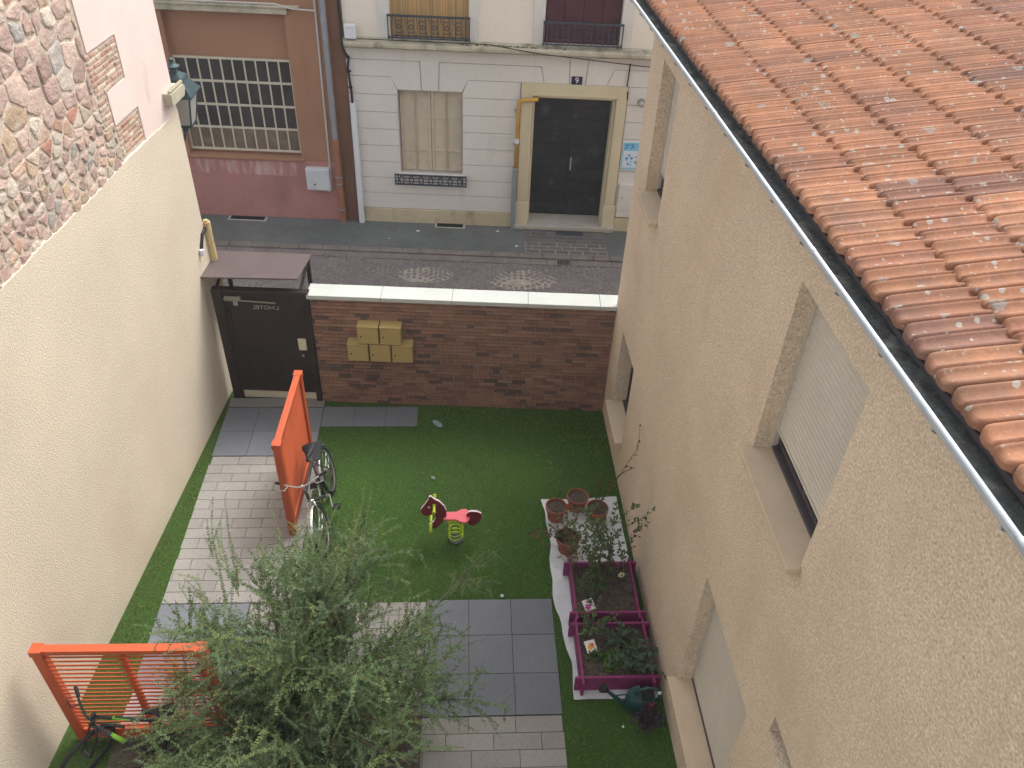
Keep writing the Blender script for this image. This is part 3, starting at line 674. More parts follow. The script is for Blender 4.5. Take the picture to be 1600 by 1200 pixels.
for i in range(260):
    x = random.choice([random.uniform(.1, 1.3), random.uniform(-.2, 1.9), random.uniform(.3, 1.0)]); s = random.uniform(.008, .025); k = random.uniform(.5, 1.3); m.col = (.11*k, .11*k, .05*k)
    m.lathe([(s, 0), (s*.8, s*.5), (0, s*.8)], (x, random.uniform(-.14, .0), 3.628+.0), 6)
m.part('cornice_moss', M['leaf'], ap)['kind'] = 'stuff'
# things fixed to the facade
s = thing('house_number', 'small dark blue plate with the number 9 above the dark door', 'sign', FAC, (2.05, -.02, 2.99))
m = MB(); m.box(1.945, -.022, 2.985, 2.145, -.002, 3.125); m.part('plate', M['number_blue'], s, bevel=.003)
def text(body, name, mt, parent, loc, size, rot=(PI/2, 0, 0), sx=1, depth=.002, scale=1):
    cu = bpy.data.curves.new(name, 'FONT'); cu.body = body; cu.size = size; cu.extrude = depth; cu.align_x = 'CENTER'; cu.align_y = 'CENTER'
    tmp = bpy.data.objects.new(name, cu); COL.objects.link(tmp); dg = bpy.context.evaluated_depsgraph_get(); me = bpy.data.meshes.new_from_object(tmp.evaluated_get(dg))
    bpy.data.objects.remove(tmp); me.materials.clear(); me.materials.append(mt); o = bpy.data.objects.new(name, me); COL.objects.link(o)
    g_ = ORG[parent.name]; o.parent = parent; o.location = Vector(loc)-g_; o.rotation_euler = rot; o.scale = (sx, scale, 1); return o
text('9', 'numeral', M['letter'], s, (2.045, -.0235, 3.055), .15)
g = thing('gas_pipe', 'yellow gas pipe bending round the top corner of the door frame into a grey sleeve', 'pipe', FAC, (1.0, -.1, 0))
m = MB(); m.tube([(1.33, .0, 2.70), (1.33, -.09, 2.70), (1.28, -.11, 2.70), (1.10, -.11, 2.69), (1.04, -.11, 2.68), (1.005, -.10, 2.64), (1.0, -.09, 2.58), (.985, -.09, 1.3)], .036, 10); m.part('yellow_tube', M['yellow_pipe'], g, smooth=True)
m = MB(); m.box(.93, -.15, 0.03, 1.03, -.03, 1.34); m.part('grey_sleeve', M['grey_metal'], g, bevel=.01)
m = MB(); m.box(.95, -.135, 1.86, 1.03, -.04, 1.94); m.part('tag', M['white_plastic'], g)
for z in (1.80, 2.45): m = MB(); m.box(.93, -.12, z, 1.05, -.0, z+.03); m.part('pipe_clip', M['grey_metal'], g)
m = MB(); m.tube([(-2.10, -.075, 0.03), (-2.09, -.075, 2.48)], .058, 14); m.top('white_conduit', M['white_plastic'], 'white plastic pipe standing at the corner between the rust and white facades', 'pipe', FAC)
m = MB(); m.tube([(-2.10, -.05, 2.45), (-2.10, -.05, 2.7), (-2.13, -.06, 3.1), (-2.10, -.06, 3.3), (-2.15, -.23, 3.5), (-2.16, -.24, 3.62), (-2.19, -.06, 3.8), (-2.2, -.04, 4.1), (-2.18, -.04, 8)], .022, 7)
for z in (2.75, 3.05, 3.3): m.lathe([(.034, 0), (.034, .03)], (-2.11, -.055, z), 7)
m.top('black_cable', M['black'], 'black cable climbing from the white pipe past the cornice', 'cable', FAC)
m = MB(); m.tube([(-1.9, -.19, 3.68), (.4, -.23, 3.69), (1.3, -.23, 3.57), (2.2, -.13, 3.47), (3.2, -.08, 3.38), (6, -.05, 3.3)], .009, 5); m.tube([(2.98, -.03, 3.4), (2.97, -.03, 2.95), (3.0, -.06, 2.84), (3.0, -.06, 2.76)], .012, 5)
m.top('telephone_wire', M['black'], 'thin dark wire strung under the mossy cornice towards the right', 'cable', FAC)
c = thing('junction_box', 'small white box sitting on the cornice beside the black cable', 'box', FAC, (-2.02, -.1, 3.66))
m = MB(); m.box(-2.12, -.18, 3.665, -1.92, -.06, 3.90); m.part('casing', M['white_plastic'], c, bevel=.015)
m = MB(); [m.box(-2.08+i*.035, -.183, 3.845, -2.06+i*.035, -.1795, 3.855) for i in range(4)]; m.part('marking', M['grey_metal'], c)
c = thing('notice_board', 'blue and white notice on the white facade right of the door', 'notice', FAC, (3.2, 0, 1.38))
m = MB(); m.box(3.03, -.022, 1.37, 3.48, .0, 1.94); m.part('backing', M['white_plastic'], c, bevel=.004)
m = MB(); m.col = (.22, .52, .70); m.box(3.045, -.0245, 1.385, 3.465, -.0215, 1.925); m.col = (.62, .72, .82); m.box(3.065, -.026, 1.42, 3.445, -.0244, 1.76)
for i in range(22):
    m.col = random.choice([(.12, .33, .62), (.2, .42, .68), (.10, .22, .45)]); x = random.uniform(3.1, 3.42); z = random.uniform(1.45, 1.70); r = random.uniform(.014, .03)
    m.prism([(x+r*math.cos(2*PI*k/9)*random.uniform(.6, 1.2), z+r*.8*math.sin(2*PI*k/9)*random.uniform(.6, 1.2)) for k in range(9)], 1, -.0275-i*.0001, -.0259)
for i in range(9):
    m.col = (.08, .30, .55); x = random.uniform(3.09, 3.25); z = random.uniform(1.81, 1.89); r = random.uniform(.02, .035)
    m.prism([(x+r*math.cos(2*PI*k/8)*random.uniform(.5, 1.2), z+r*.6*math.sin(2*PI*k/8)) for k in range(8)], 1, -.0262-i*.0001, -.0244)
m.part('print', M['poster'], c)
c = thing('wall_cabinet', 'pale utility cabinet let into the white facade beside the right building', 'cabinet', FAC, (3.25, 0, .36))
m = MB(); m.box(3.06, -.05, .36, 3.46, .0, 1.08); m.part('casing', M['white_render'], c, bevel=.006)
m = MB(); m.box(3.08, -.058, .52, 3.44, -.051, 1.05); m.part('door', M['white_render'], c, bevel=.004); 
m = MB(); m.box(3.13, -.066, .77, 3.15, -.057, .81); m.part('lock', M['grey_metal'], c)
c = thing('wall_lamp', 'small round grey wall lamp on the white facade above the notice', 'lamp', FAC, (3.3, 0, 2.6))
m = MB(); m.tube([(3.27, .0, 2.70), (3.27, -.05, 2.70)], .07, 14); m.part('base', M['grey_metal'], c)
m = MB(); m.tube([(3.27, -.05, 2.70), (3.27, -.10, 2.69), (3.27, -.125, 2.68)], [.06, .055, .025], 14); m.part('lens', M['milk_glass'], c, smooth=True)
def grate(x, d, wd, dp, frame_mat, label):
    t = thing('cellar_grate', label, 'grate', FAC, (x, -d, .03))
    m = MB(); m.box(x-wd/2, -d-dp/2, .02, x+wd/2, -d+dp/2, .037); m.part('grate_frame', frame_mat, t)
    m = MB(); m.box(x-wd/2+.045, -d-dp/2+.035, .0372, x+wd/2-.045, -d+dp/2-.002, .039)
    for i in range(9): yy = -d-dp/2+.04+(dp-.05)*i/9; m.box(x-wd/2+.045, yy, .039, x+wd/2-.045, yy+.006, .044)
    m.part('grate_bars', M['black'], t)
grate(-.30, .10, .62, .19, M['stone_step'], 'dark cellar grate in a pale frame below the shuttered window')
grate(-4.42, .14, .78, .17, M['stone_step'], 'dark cellar grate in the pavement before the pink base')
m = MB(); m.box(1.86, -.32, .033, 2.42, -.17, .046); m.top('door_mat', M['iron'], 'dark metal foot grate in the pavement before the doorstep', 'grate', FAC)
c = thing('street_drain', 'small black gully grating at the kerb before the stone crossing', 'drain', FAC, (1.98, -1.34, 0))
m = MB(); m.box(1.86, -1.46, -.02, 2.14, -1.24, .014); m.part('drain_frame', M['kerb'], c)
m = MB(); [m.box(1.88+i*.042, -1.44, .014, 1.904+i*.042, -1.26, .02) for i in range(6)]; m.part('drain_bars', M['black'], c)

# ================================================================== BRICK WALL, GATE, LETTER BOXES -- frame BRK
BL = 4.246
bw = thing('brick_wall', 'low red brick courtyard wall with a white stone coping', 'wall', BRK, (BL/2, 0, 0))
m = MB(); m.box(0, .012, -.05, BL, .24, 1.86); m.part('mortar_core', M['brick_mortar'], bw)
m = MB(); z = .0; r = 0
while z < 1.83:
    x = -random.uniform(0, .2)
    while x < BL:
        L = random.choice([.21, .215, .225, .205, .11]); a, b = max(x, 0.0), min(x+L, BL-.001)
        q = random.random(); base = (.265, .145, .105) if q < .55 else ((.215, .12, .09) if q < .80 else ((.295, .17, .125) if q < .92 else (.12, .085, .075)))
        k = random.uniform(.85, 1.15); m.col = tuple(c*k for c in base)
        if b-a > .02: m.box(a, random.uniform(-.004, .002), z, b-.009, .0125, z+.052)
        x += L
    z += .0605; r += 1
m.part('bricks', M['brick'], bw, bevel=.003)
m = MB(); x = -.03
for i, L in enumerate((1.02, .98, 1.05, 1.0, .28)): m.box(x, -.035, 1.861, x+L-.004, .275, 1.925); x += L
m.part('coping', M['coping'], bw, bevel=.006)
# gate
gt = thing('gate', 'dark brown sheet metal courtyard gate with mirrored cut-out lettering and a canopy', 'gate', BRK, (-.66, .02, 0))
gx0, gx1 = -1.33, -.004
m = MB()
for a, b in ((gx0, gx0+.14), (gx1-.08, gx1)): m.box(a, -.03, .0, b, .09, 1.95)
m.box(gx0+.14, -.02, 1.90, gx1-.08, .09, 1.95); m.part('gate_frame', M['gate'], gt, bevel=.006)
lf = MB(); a, b = gx0+.145, gx1-.085
lf.box(a, .012, .17, b, .035, 1.895)
lf.box(a, .0, .17, a+.05, .0119, 1.895); lf.box(b-.05, .0, .17, b, .0119, 1.895); lf.box(a+.05, .0, 1.845, b-.05, .0119, 1.895); lf.box(a+.05, .0, .17, b-.05, .0119, .22)
dull = mat('dull_steel', (.22, .20, .17), .6, [(8, .15)])
lf = lf.part('gate_leaf', M['gate'], gt, bevel=.004)
m = MB(); m.box(b-.15, -.025, .97, b-.035, -.0005, 1.17); m.part('lock_plate', M['cream_paint'], lf, bevel=.006)
m = MB(); m.tube([(b-.10, -.0, .88), (b-.10, -.04, .88)], .015, 10); m.part('handle', M['chrome'], lf)
m = MB(); m.box(a+.02, -.055, 1.795, a+.24, .0, 1.845); m.beam((a+.05, -.03, 1.80), (a+.72, -.035, 1.775), .014, .02); m.part('door_closer', dull, lf, bevel=.004)
m = MB(); m.box(a+.13, -.02, 1.70, a+.19, .0, 1.80); m.part('hinge_block', M['grey_metal'], lf)
text("L'HOTEL", 'lettering', mat('cut_letter', (.30, .30, .30), .6), gt, (-.625, .008, 1.665), .088, sx=-1.1, depth=.003).parent = gt
m = MB(); m.box(a, .02, .02, b, .2, .165); m.part('threshold', M['cream_paint'], gt, bevel=.006)
m = MB(); m.prism([(-1.47, -.02), (-.13, .03), (-.07, .70), (-1.40, .70)], 2, 2.12, 2.145); m.part('canopy', M['canopy'], gt, bevel=.003)
for x, y in ((-1.27, .6), (-.12, .62)):
    m = MB(); m.box(x-.025, y-.025, 0, x+.025, y+.025, 2.119); m.beam((x, .07, 1.94), (x, .60, 2.09), .03, .04); m.part('canopy_post', M['gate'], gt)
# letter boxes
def letterbox(cx, z0, label, first=None):
    if first is None:
        t = thing('letter_box', label, 'letter box', BRK, (cx, -.12, z0), 'mustard letter boxes on the brick wall')
        m = MB(); m.box(cx-.147, -.17, z0, cx+.147, -.006, z0+.285); m.part('casing', M['mailbox'], t, bevel=.006)
        m = MB(); m.box(cx-.137, -.178, z0+.012, cx+.137, -.1705, z0+.262); m.part('door', M['mailbox'], t, bevel=.003)
        m = MB(); m.tube([(cx-.10, -.186, z0+.13), (cx-.10, -.178, z0+.13)], .011, 8); m.part('lock', M['black'], t)
        m = MB(); m.box(cx-.15, -.18, z0+.286, cx+.15, -.004, z0+.296); m.part('lid', M['mailbox'], t, bevel=.003)
        return t
    return dup(first, BRK.to((cx, -.12, z0)), BRK.a, label)
lb = letterbox(.80, 1.235, 'mustard letter box, left one of the upper pair on the brick wall')
letterbox(1.115, 1.235, 'mustard letter box, right one of the upper pair on the brick wall', lb)
letterbox(.64, .93, 'mustard letter box nearest the gate in the lower row of three', lb)
letterbox(.955, .93, 'mustard letter box in the middle of the lower row of three', lb)
letterbox(1.27, .93, 'mustard letter box farthest from the gate in the lower row of three', lb)

# ================================================================== HOUSE ON THE RIGHT -- frame RIG (x towards the camera)
rh = thing('tan_house', 'tan roughcast house with a weathered red tile roof and grey gutter', 'house', RIG, (5, 0, 0))
holes = [(.62, 1.40, 3.93, 5.43), (5.09, 6.20, 4.02, 5.47), (.57, 1.42, .66, 1.88), (4.98, 6.27, .72, 2.34), (6.58, 8.2, 2.66, 2.86)]
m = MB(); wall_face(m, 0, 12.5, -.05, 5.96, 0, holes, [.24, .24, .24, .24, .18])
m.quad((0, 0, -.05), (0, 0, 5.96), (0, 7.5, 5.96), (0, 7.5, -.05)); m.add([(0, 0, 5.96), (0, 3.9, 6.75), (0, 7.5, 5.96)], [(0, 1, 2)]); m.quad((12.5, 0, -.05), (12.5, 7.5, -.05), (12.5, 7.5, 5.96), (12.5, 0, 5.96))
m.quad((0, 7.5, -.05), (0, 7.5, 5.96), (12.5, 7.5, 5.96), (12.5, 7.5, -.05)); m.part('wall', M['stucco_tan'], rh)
def rwin(hl, down, kind='roller'):
    a, b, c, d = hl
    wn = MB(); Y = .19
    for xa, xb, za, zb in ((a+.001, a+.05, c+.002, d-.002), (b-.05, b-.001, c+.002, d-.002), (a+.05, b-.05, c+.002, c+.07), (a+.05, b-.05, d-.05, d-.002), ((a+b)/2-.03, (a+b)/2+.03, c+.07, d-.05)): wn.box(xa, Y, za, xb, Y+.045, zb)
    wn.box(a+.002, Y-.05, c+.004, b-.002, Y-.004, c+.03)
    wn = wn.part('window', M['frame_dark'], rh, bevel=.004)
    g_ = MB(); g_.quad((a+.03, Y+.03, c+.03), (b-.03, Y+.03, c+.03), (b-.03, Y+.03, d-.03), (a+.03, Y+.03, d-.03)); g_.part('pane', M['glass_dark'], wn)
    s_ = MB(); s_.prism([(a-.03, -.10), (b+.03, -.10), (b+.03, -.003), (b-.002, -.003), (b-.002, .20), (a+.002, .20), (a+.002, -.003), (a-.03, -.003)], 2, c-.055, c+.003); s_.part('sill', M['sill'], wn, bevel=.006)
    if down is not None:
        r_ = MB(); z = down; y0 = Y-.035
        while z < d-.012:
            zz = min(z+.042, d-.004); r_.add([(a+.018, y0, z), (b-.018, y0, z), (b-.018, y0-.009, z+.010), (a+.018, y0-.009, z+.010), (b-.018, y0-.010, zz-.010), (a+.018, y0-.010, zz-.010), (b-.018, y0, zz), (a+.018, y0, zz)], [(0, 1, 2, 3), (3, 2, 4, 5), (5, 4, 6, 7)]); z += .042
        r_.box(a+.018, y0-.012, down-.02, b-.018, y0+.012, down); r_.part('roller_shutter', M['roller'], wn)
        q = MB(); q.box(a+.001, Y-.06, c+.005, a+.017, Y-.02, d-.003); q.part('shutter_rail', M['roller'], wn); q = MB(); q.box(b-.017, Y-.06, c+.005, b-.001, Y-.02, d-.003); q.part('shutter_rail', M['roller'], wn)
rwin(holes[0], 4.20); rwin(holes[1], 4.22); rwin(holes[2], None); rwin(holes[3], .80)
m = MB(); a, b, c, d = holes[4]; m.box(a+.002, .12, c+.003, b-.002, .16, d-.003); m.part('vent_slot', M['frame_dark'], rh)
# roof: eave line in world -> build tiles in world coords, then into the RIG frame
def w2r(p):
    dx, dy = p[0]-RIG.x, p[1]-RIG.y; return (RIG.c*dx+RIG.s*dy, -RIG.s*dx+RIG.c*dy, p[2])
GO = Vector((1.70, 9.25, 6.00)); GE = (Vector((1.88, 1.70, 6.10))-GO).normalized()      # outer gutter rim, towards the camera
PITCH = R(10.0); EX, TW = .395, .2255
hx = Vector((-GE.y, GE.x, 0)).normalized()*1.0                      # horizontal, away from the courtyard
if hx.x < 0: hx = -hx
UP = (hx*math.cos(PITCH)+Vector((0, 0, math.sin(PITCH)))).normalized(); NRM = UP.cross(-GE).normalized()
if NRM.z < 0: NRM = -NRM
E0 = GO+hx*.09+Vector((0, 0, .035))                               # lower tile edge start
prof = [(0, -.014), (.008, .004), (.025, .012), (.06, .016), (.10, .013), (.15, .006), (.21, .001), (.28, 0), (.35, .004), (.40, .011), (.43, .0155), (.455, .0135), (.475, .006), (.49, .004), (.505, .0075), (.525, .013), (.55, .0145), (.585, .009), (.63, .002), (.70, 0), (.77, .002), (.83, .007), (.89, .013), (.94, .016), (.978, .012), (.992, .003), (1.0, -.014)]
m = MB(); along = [-.004, 0, .008, .03, .10, .22, .36, .46]; lift = [-.020, .004, .018, .022, .020, .014, .005, -.003]
for k in range(14):
    for j in range(-5, 50):
        s0 = j*TW+(.31*k % 1)*TW; jx = random.uniform(-.004, .004); jz = random.uniform(-.003, .004); ju = random.uniform(-.006, .006); tw = random.uniform(-.012, .012)
        q = random.random(); base = (.30, .138, .076) if q < .55 else ((.265, .12, .070) if q < .8 else ((.345, .165, .092) if q < .93 else (.215, .108, .076)))
        kk = random.uniform(.88, 1.12); m.col = tuple(c*kk for c in base); n = len(prof)
        def ringv(al, lf_, fr):
            out = []
            for pu, ph in prof:
                cut = .022*max(0, (abs(pu-.5)-.34)/.16)**2 if al < .05 else 0
                out.append(w2r(E0+GE*(s0+pu*TW+jx+tw*al)+UP*(k*EX+al+ju+cut)+NRM*(ph*1.35*fr+lf_+jz+.018)))
            return out
        fr_ = (.55, .9, 1, 1, 1, 1, 1, 1); rows = [ringv(a_, l_, f_) for a_, l_, f_ in zip(along, lift, fr_)]
        m.add(rows[0]+rows[1], [(q_, q_+1, n+q_+1, n+q_) for q_ in range(n-1)])
        m.add(sum(rows[1:], []), [(i*n+q_, i*n+q_+1, (i+1)*n+q_+1, (i+1)*n+q_) for i in range(len(along)-2) for q_ in range(n-1)])
m.part('roof', M['roof_tile'], rh, smooth=True)
# deck below the tiles and far slope
def eave(s, u, dn=0): return w2r(E0+GE*s+UP*u+NRM*dn)
m = MB(); m.quad(eave(-.7, .01, -.012), eave(11.5, .01, -.012), eave(11.5, 5.6, -.012), eave(-.7, 5.6, -.012)); m.quad(eave(-.7, .01, -.05), eave(11.5, .01, -.05), eave(11.5, 5.6, -.05), eave(-.7, 5.6, -.05)); m.quad(eave(-.7, .01, -.012), eave(11.5, .01, -.012), eave(11.5, .01, -.05), eave(-.7, .01, -.05))
m.part('roof_deck', M['frame_dark'], rh)
rootg = [o for o in bpy.data.objects if o.name.startswith('roof')]
gm = MB(); nseg = 10; rad = .068; gc = GO+hx*.062+Vector((0, 0, -.006)); ln = 11.0
def gp(s, a, r): return gc+GE*s+hx*(-math.cos(a)*r)+Vector((0, 0, -math.sin(a)*r))
vs = [gp(s, PI*i/nseg, rad) for s in (-.45, ln) for i in range(nseg+1)]; gm.add([w2r(v) for v in vs], [(i, i+1, nseg+1+i+1, nseg+1+i) for i in range(nseg)])
gm.tube([w2r(GO+GE*s) for s in (-.45, ln)], .0115, 12)
for s in (1.5, 3.5, 5.5, 7.5): gm.tube([w2r(GO+GE*(s-.02)), w2r(GO+GE*(s+.02))], .0135, 12)
gm.add([w2r(v) for v in [gp(-.45, PI*i/nseg, rad) for i in range(nseg+1)]], [tuple(range(nseg+1))])
gt_ = gm.part('gutter', M['zinc'], rh, smooth=True)
m = MB(); NS = 150; sp = [-.44+ (ln+.44)*i/NS for i in range(NS+1)]
for i, s in enumerate(sp):
    for q in range(5): fr = q/4; m.v.append(w2r(gc+GE*s+hx*(-.052+.116*fr)+Vector((0, 0, -.016+.012*fr+random.uniform(-.008, .008)))))
m.f = [(i*5+q, i*5+q+1, (i+1)*5+q+1, (i+1)*5+q) for i in range(NS) for q in range(4)]; m.part('gutter_silt', M['gutter_dirt'], gt_)
s = .1
while s < ln: m = MB(); m.tube([w2r(gp(s, a*PI/8, rad+.006)) for a in range(2, 7)], .006, 6); m.part('gutter_bracket', M['grey_metal'], gt_); s += .52
m = MB(); a0 = GO+hx*.14; m.add([w2r(v) for v in (a0+GE*-.5+Vector((0,0,-.16)), a0+GE*ln+Vector((0,0,-.16)), a0+GE*ln+Vector((0,0,.03)), a0+GE*-.5+Vector((0,0,.03)))]+[w2r(v+hx*.6) for v in (a0+GE*-.5+Vector((0,0,-.15)), a0+GE*ln+Vector((0,0,-.15)))], [(0, 1, 2, 3), (0, 4, 5, 1)])
m.part('fascia', M['frame_dark'], rh)
# moss cushions on the tiles
m = MB()
for i in range(90):
    k = random.randint(0, 9); j = random.randint(0, 38); s_ = random.uniform(.008, .022); c0 = E0+GE*((j+(.5 if k % 2 else 0)+random.choice([.33, .7, .36]))*TW)+UP*(k*EX+random.uniform(.22, .385))+NRM*.022; kk = random.uniform(.6, 1.2); m.col = (.10*kk, .085*kk, .03*kk)
    w_ = w2r(c0); b0 = len(m.v)
    m.lathe([(s_, -.01), (s_*.9, s_*.4), (s_*.5, s_*.7), (0, s_*.75)], w_, 8, sx=random.uniform(.7, 1.1), sy=random.uniform(1.2, 2.4))
m.part('moss', M['leaf'], rh, smooth=True)['kind'] = 'stuff'

# ================================================================== ORANGE SLATTED SCREENS
def screen(name_label, p0, p1, sl):
    """p0 -> p1 on the ground; local x along"""
    p0, p1 = Vector(p0), Vector(p1); L = (p1-p0).length; a = math.atan2(p1.y-p0.y, p1.x-p0.x); F = Frame(p0.x, p0.y, a)
    t = thing('slatted_screen', name_label, 'screen', F, (0, 0, 0), 'orange slatted screens in the courtyard'); H = 1.50
    for x in (0, L-.09): 
        m = MB(); m.box(x, -.045, 0, x+.09, .045, H); m.box(x-.008, -.053, H, x+.098, .053, H+.075); m.part('post', M['orange'], t, bevel=.004)
    m = MB(); m.box(.09, -.04, H+.01, L-.09, .04, H+.07); m.part('top_rail', M['orange'], t, bevel=.004)
    m = MB(); m.box(.09, -.03, .06, L-.09, .03, .22); m.part('bottom_rail', M['orange'], t, bevel=.004)
    m = MB(); m.box(L/2-.03, -.012, .22, L/2+.03, .022, H+.01); m.part('middle_post', M['orange'], t, bevel=.003)
    m = MB(); z = .26
    while z < H-.02: m.box(.09, -.020, z, L-.09, -.0125, z+sl[0]); z += sl[1]
    m.part('slats', M['orange'], t)
    return t
screen('orange slatted screen standing between the gate and the lawn with the bicycle leaning on it', (-2.15, 8.46), (-2.17, 7.07), (.034, .046)) if 0 else None
screen('orange slatted screen beside the gate path, a bicycle leaning on its lawn side', (-2.17, 7.07, 0), (-2.13, 8.47, 0), (.024, .040))
screen('orange slatted screen before the left wall, half hidden behind the big shrub', (-3.86, 4.44, 0), (-2.33, 4.43, 0), (.021, .0655))

# ================================================================== BICYCLES (local x forwards)
# the front wheel, fork and bars can be turned together
def bicycle(label, loc, rz, lean, frame_mat, accent, fender, steer=0):
    bar_m = M['chrome'] if fender else M['black']; up_ = .08 if fender else 0.0
    t = thing('bicycle', label, 'bicycle', W0, (0, 0, 0), 'bicycles leaning on the screens'); wr = .325; wb = 1.04
    rear, front = Vector((-.44, 0, wr)), Vector((.60, 0, wr))
    for c in (rear, front):
        wh = MB(); wh.tube([(c.x+(wr-.045)*math.cos(2*PI*i/32), 0, c.z+(wr-.045)*math.sin(2*PI*i/32)) for i in range(32)], .011, 6, closed=True)
        for i in range(20): a = 2*PI*i/20; wh.tube([(c.x+.02*math.cos(a+.6), .02*(-1)**i, c.z+.02*math.sin(a+.6)), (c.x+(wr-.05)*math.cos(a), 0, c.z+(wr-.05)*math.sin(a))], .0018, 3, cap=False)
        wh.tube([(c.x, -.05, c.z), (c.x, .05, c.z)], .02, 8); wh = wh.part('wheel', M['chrome'] if fender else M['bike_dark'], t)
        ty = MB(); ty.tube([(c.x+(wr-.022)*math.cos(2*PI*i/36), 0, c.z+(wr-.022)*math.sin(2*PI*i/36)) for i in range(36)], .023, 8, closed=True); ty.part('tyre', M['rubber'], wh, smooth=True)
    bb = Vector((0, 0, .29)); st = Vector((-.15, 0, .78)); ht = Vector((.42, 0, .86)); hb = Vector((.455, 0, .70))
    m = MB(); m.tube([bb, st], .017); m.tube([st, ht-Vector((0, 0, .03))], .017); m.tube([bb, hb], .021); m.tube([ht, hb], .021)
    for y in (-.05, .05): m.tube([bb+Vector((0, y*.6, 0)), rear+Vector((0, y, 0))], .009); m.tube([st+Vector((0, y*.3, -.03)), rear+Vector((0, y, 0))], .008)
    m.part('frame', frame_mat, t, smooth=True)
    if accent:
        m = MB(); m.tube([st*.6+ht*.4+Vector((0, 0, -.015)), st*.3+ht*.7+Vector((0, 0, -.022))], .0182); m.tube([bb*.55+hb*.45, bb*.3+hb*.7], .0222); m.part('decal', accent, t, smooth=True)
    m = MB()
    for y in (-.055, .055): m.tube([hb+Vector((0, y*.7, -.01)), hb+Vector((.03, y, -.12)), front+Vector((0, y, 0))], .012)
    m.tube([hb+Vector((.0, -.05, .0)), hb+Vector((0, .05, 0))], .016); fk = m.part('fork', fender and M['chrome'] or frame_mat, t, smooth=True)
    m = MB(); m.tube([st, st+Vector((-.035, 0, .11))], .013); m.part('seat_post', M['chrome'], t)
    m = MB(); sp = st+Vector((-.04, 0, .13)); vs = []; n = 12
    for i, (x, w_, zt) in enumerate(((.15, .018, 0), (.08, .025, .004), (0, .05, .0), (-.06, .085, .012), (-.11, .09, .022), (-.135, .06, .016))):
        for k in range(n): a = 2*PI*k/n; vs.append((sp.x+x, w_*math.cos(a), sp.z+zt+(.022 if math.sin(a) > 0 else .03)*math.sin(a)))
    m.add(vs, [(i*n+k, i*n+(k+1) % n, (i+1)*n+(k+1) % n, (i+1)*n+k) for i in range(5) for k in range(n)]+[tuple(range(n)), tuple(range(5*n, 6*n))]); m.part('saddle', M['black'], t, smooth=True)
    m = MB(); top = ht+Vector((-.02, 0, up_)); m.tube([ht, top], .014); m.tube([top, top+Vector((.06, 0, .03))], .013); b0 = top+Vector((.06, 0, .03))
    m.tube([b0+Vector((-.12, -.30, .04)), b0+Vector((-.05, -.19, .035)), b0+Vector((0, -.05, 0)), b0+Vector((0, .05, 0)), b0+Vector((-.05, .19, .035)), b0+Vector((-.12, .30, .04))], .011); hbr = m.part('handlebar', bar_m, t, smooth=True)
    for y in (-1, 1):
        m = MB(); m.tube([b0+Vector((-.075, y*.225, .037)), b0+Vector((-.12, y*.32, .041))], .017); m.part('grip', M['black'], hbr)
        m = MB(); m.tube([b0+Vector((-.03, y*.16, .03)), b0+Vector((.03, y*.20, .025)), b0+Vector((.0, y*.29, .02))], .007); m.part('brake_lever', bar_m, hbr)
    m = MB(); m.tube([bb+Vector((0, -.06, 0)), bb+Vector((0, .06, 0))], .02); m.tube([bb+Vector((0, .06, 0)), bb+Vector((.12, .07, -.11))], .01); m.tube([bb+Vector((0, -.06, 0)), bb+Vector((-.12, -.07, .11))], .01)
    m.tube([(bb.x+.09*math.cos(2*PI*i/20), -.045, bb.z+.09*math.sin(2*PI*i/20)) for i in range(20)], .006, 5, closed=True); m.part('crank', M['chrome'] if fender else M['bike_dark'], t)
    for s in (1, -1):
        m = MB(); c = bb+Vector((.12*s, .12*s, -.11*s)); m.box(c.x-.045, c.y-.05, c.z-.012, c.x+.045, c.y+.05, c.z+.012); m.part('pedal', M['black'], t, bevel=.004)
    if fender:
        for c, a0, a1 in ((rear, R(20), R(200)), (front, R(20), R(215))):
            m = MB(); n = 18; vs = []
            for i in range(n+1):
                a = a0+(a1-a0)*i/n
                for y, dr in ((-.032, .0), (-.02, .012), (.02, .012), (.032, .0)): vs.append((c.x+(wr+.012+dr)*math.cos(a), y, c.z+(wr+.012+dr)*math.sin(a)))
            m.add(vs, [(i*4+k, i*4+k+1, (i+1)*4+k+1, (i+1)*4+k) for i in range(n) for k in range(3)]); m.part('mudguard', M['chrome'], t, smooth=True)
        m = MB(); m.box(-.60, -.07, .70, -.24, .07, .715); [m.tube([(-.45, y, .32), (-.5, y, .70)], .006) for y in (-.06, .06)]; m.part('rack', M['bike_dark'], t)
    if steer:
        pv_ = Matrix.Translation((.445, 0, .7)); mt_ = pv_ @ Matrix.Rotation(R(-18), 4, 'Y') @ Matrix.Rotation(steer, 4, 'Z') @ Matrix.Rotation(R(18), 4, 'Y') @ pv_.inverted()
        for o_ in (wh, fk, hbr): o_.matrix_local = mt_
    t.rotation_euler = Matrix.Rotation(rz, 3, 'Z').__matmul__(Matrix.Rotation(lean, 3, 'X')).to_euler(); t.location = loc; return t
bicycle('dark bicycle with chrome handlebar and silver mudguards leaning on the screen by the lawn', (-1.72, 7.50, .0), R(-87), R(15), M['bike_dark'], None, True)
bicycle('black and lime green bicycle parked before the screen at the left wall', (-3.02, 4.06, -.0), R(178), R(9), M['bike_dark'], M['bike_green'], False, R(62))

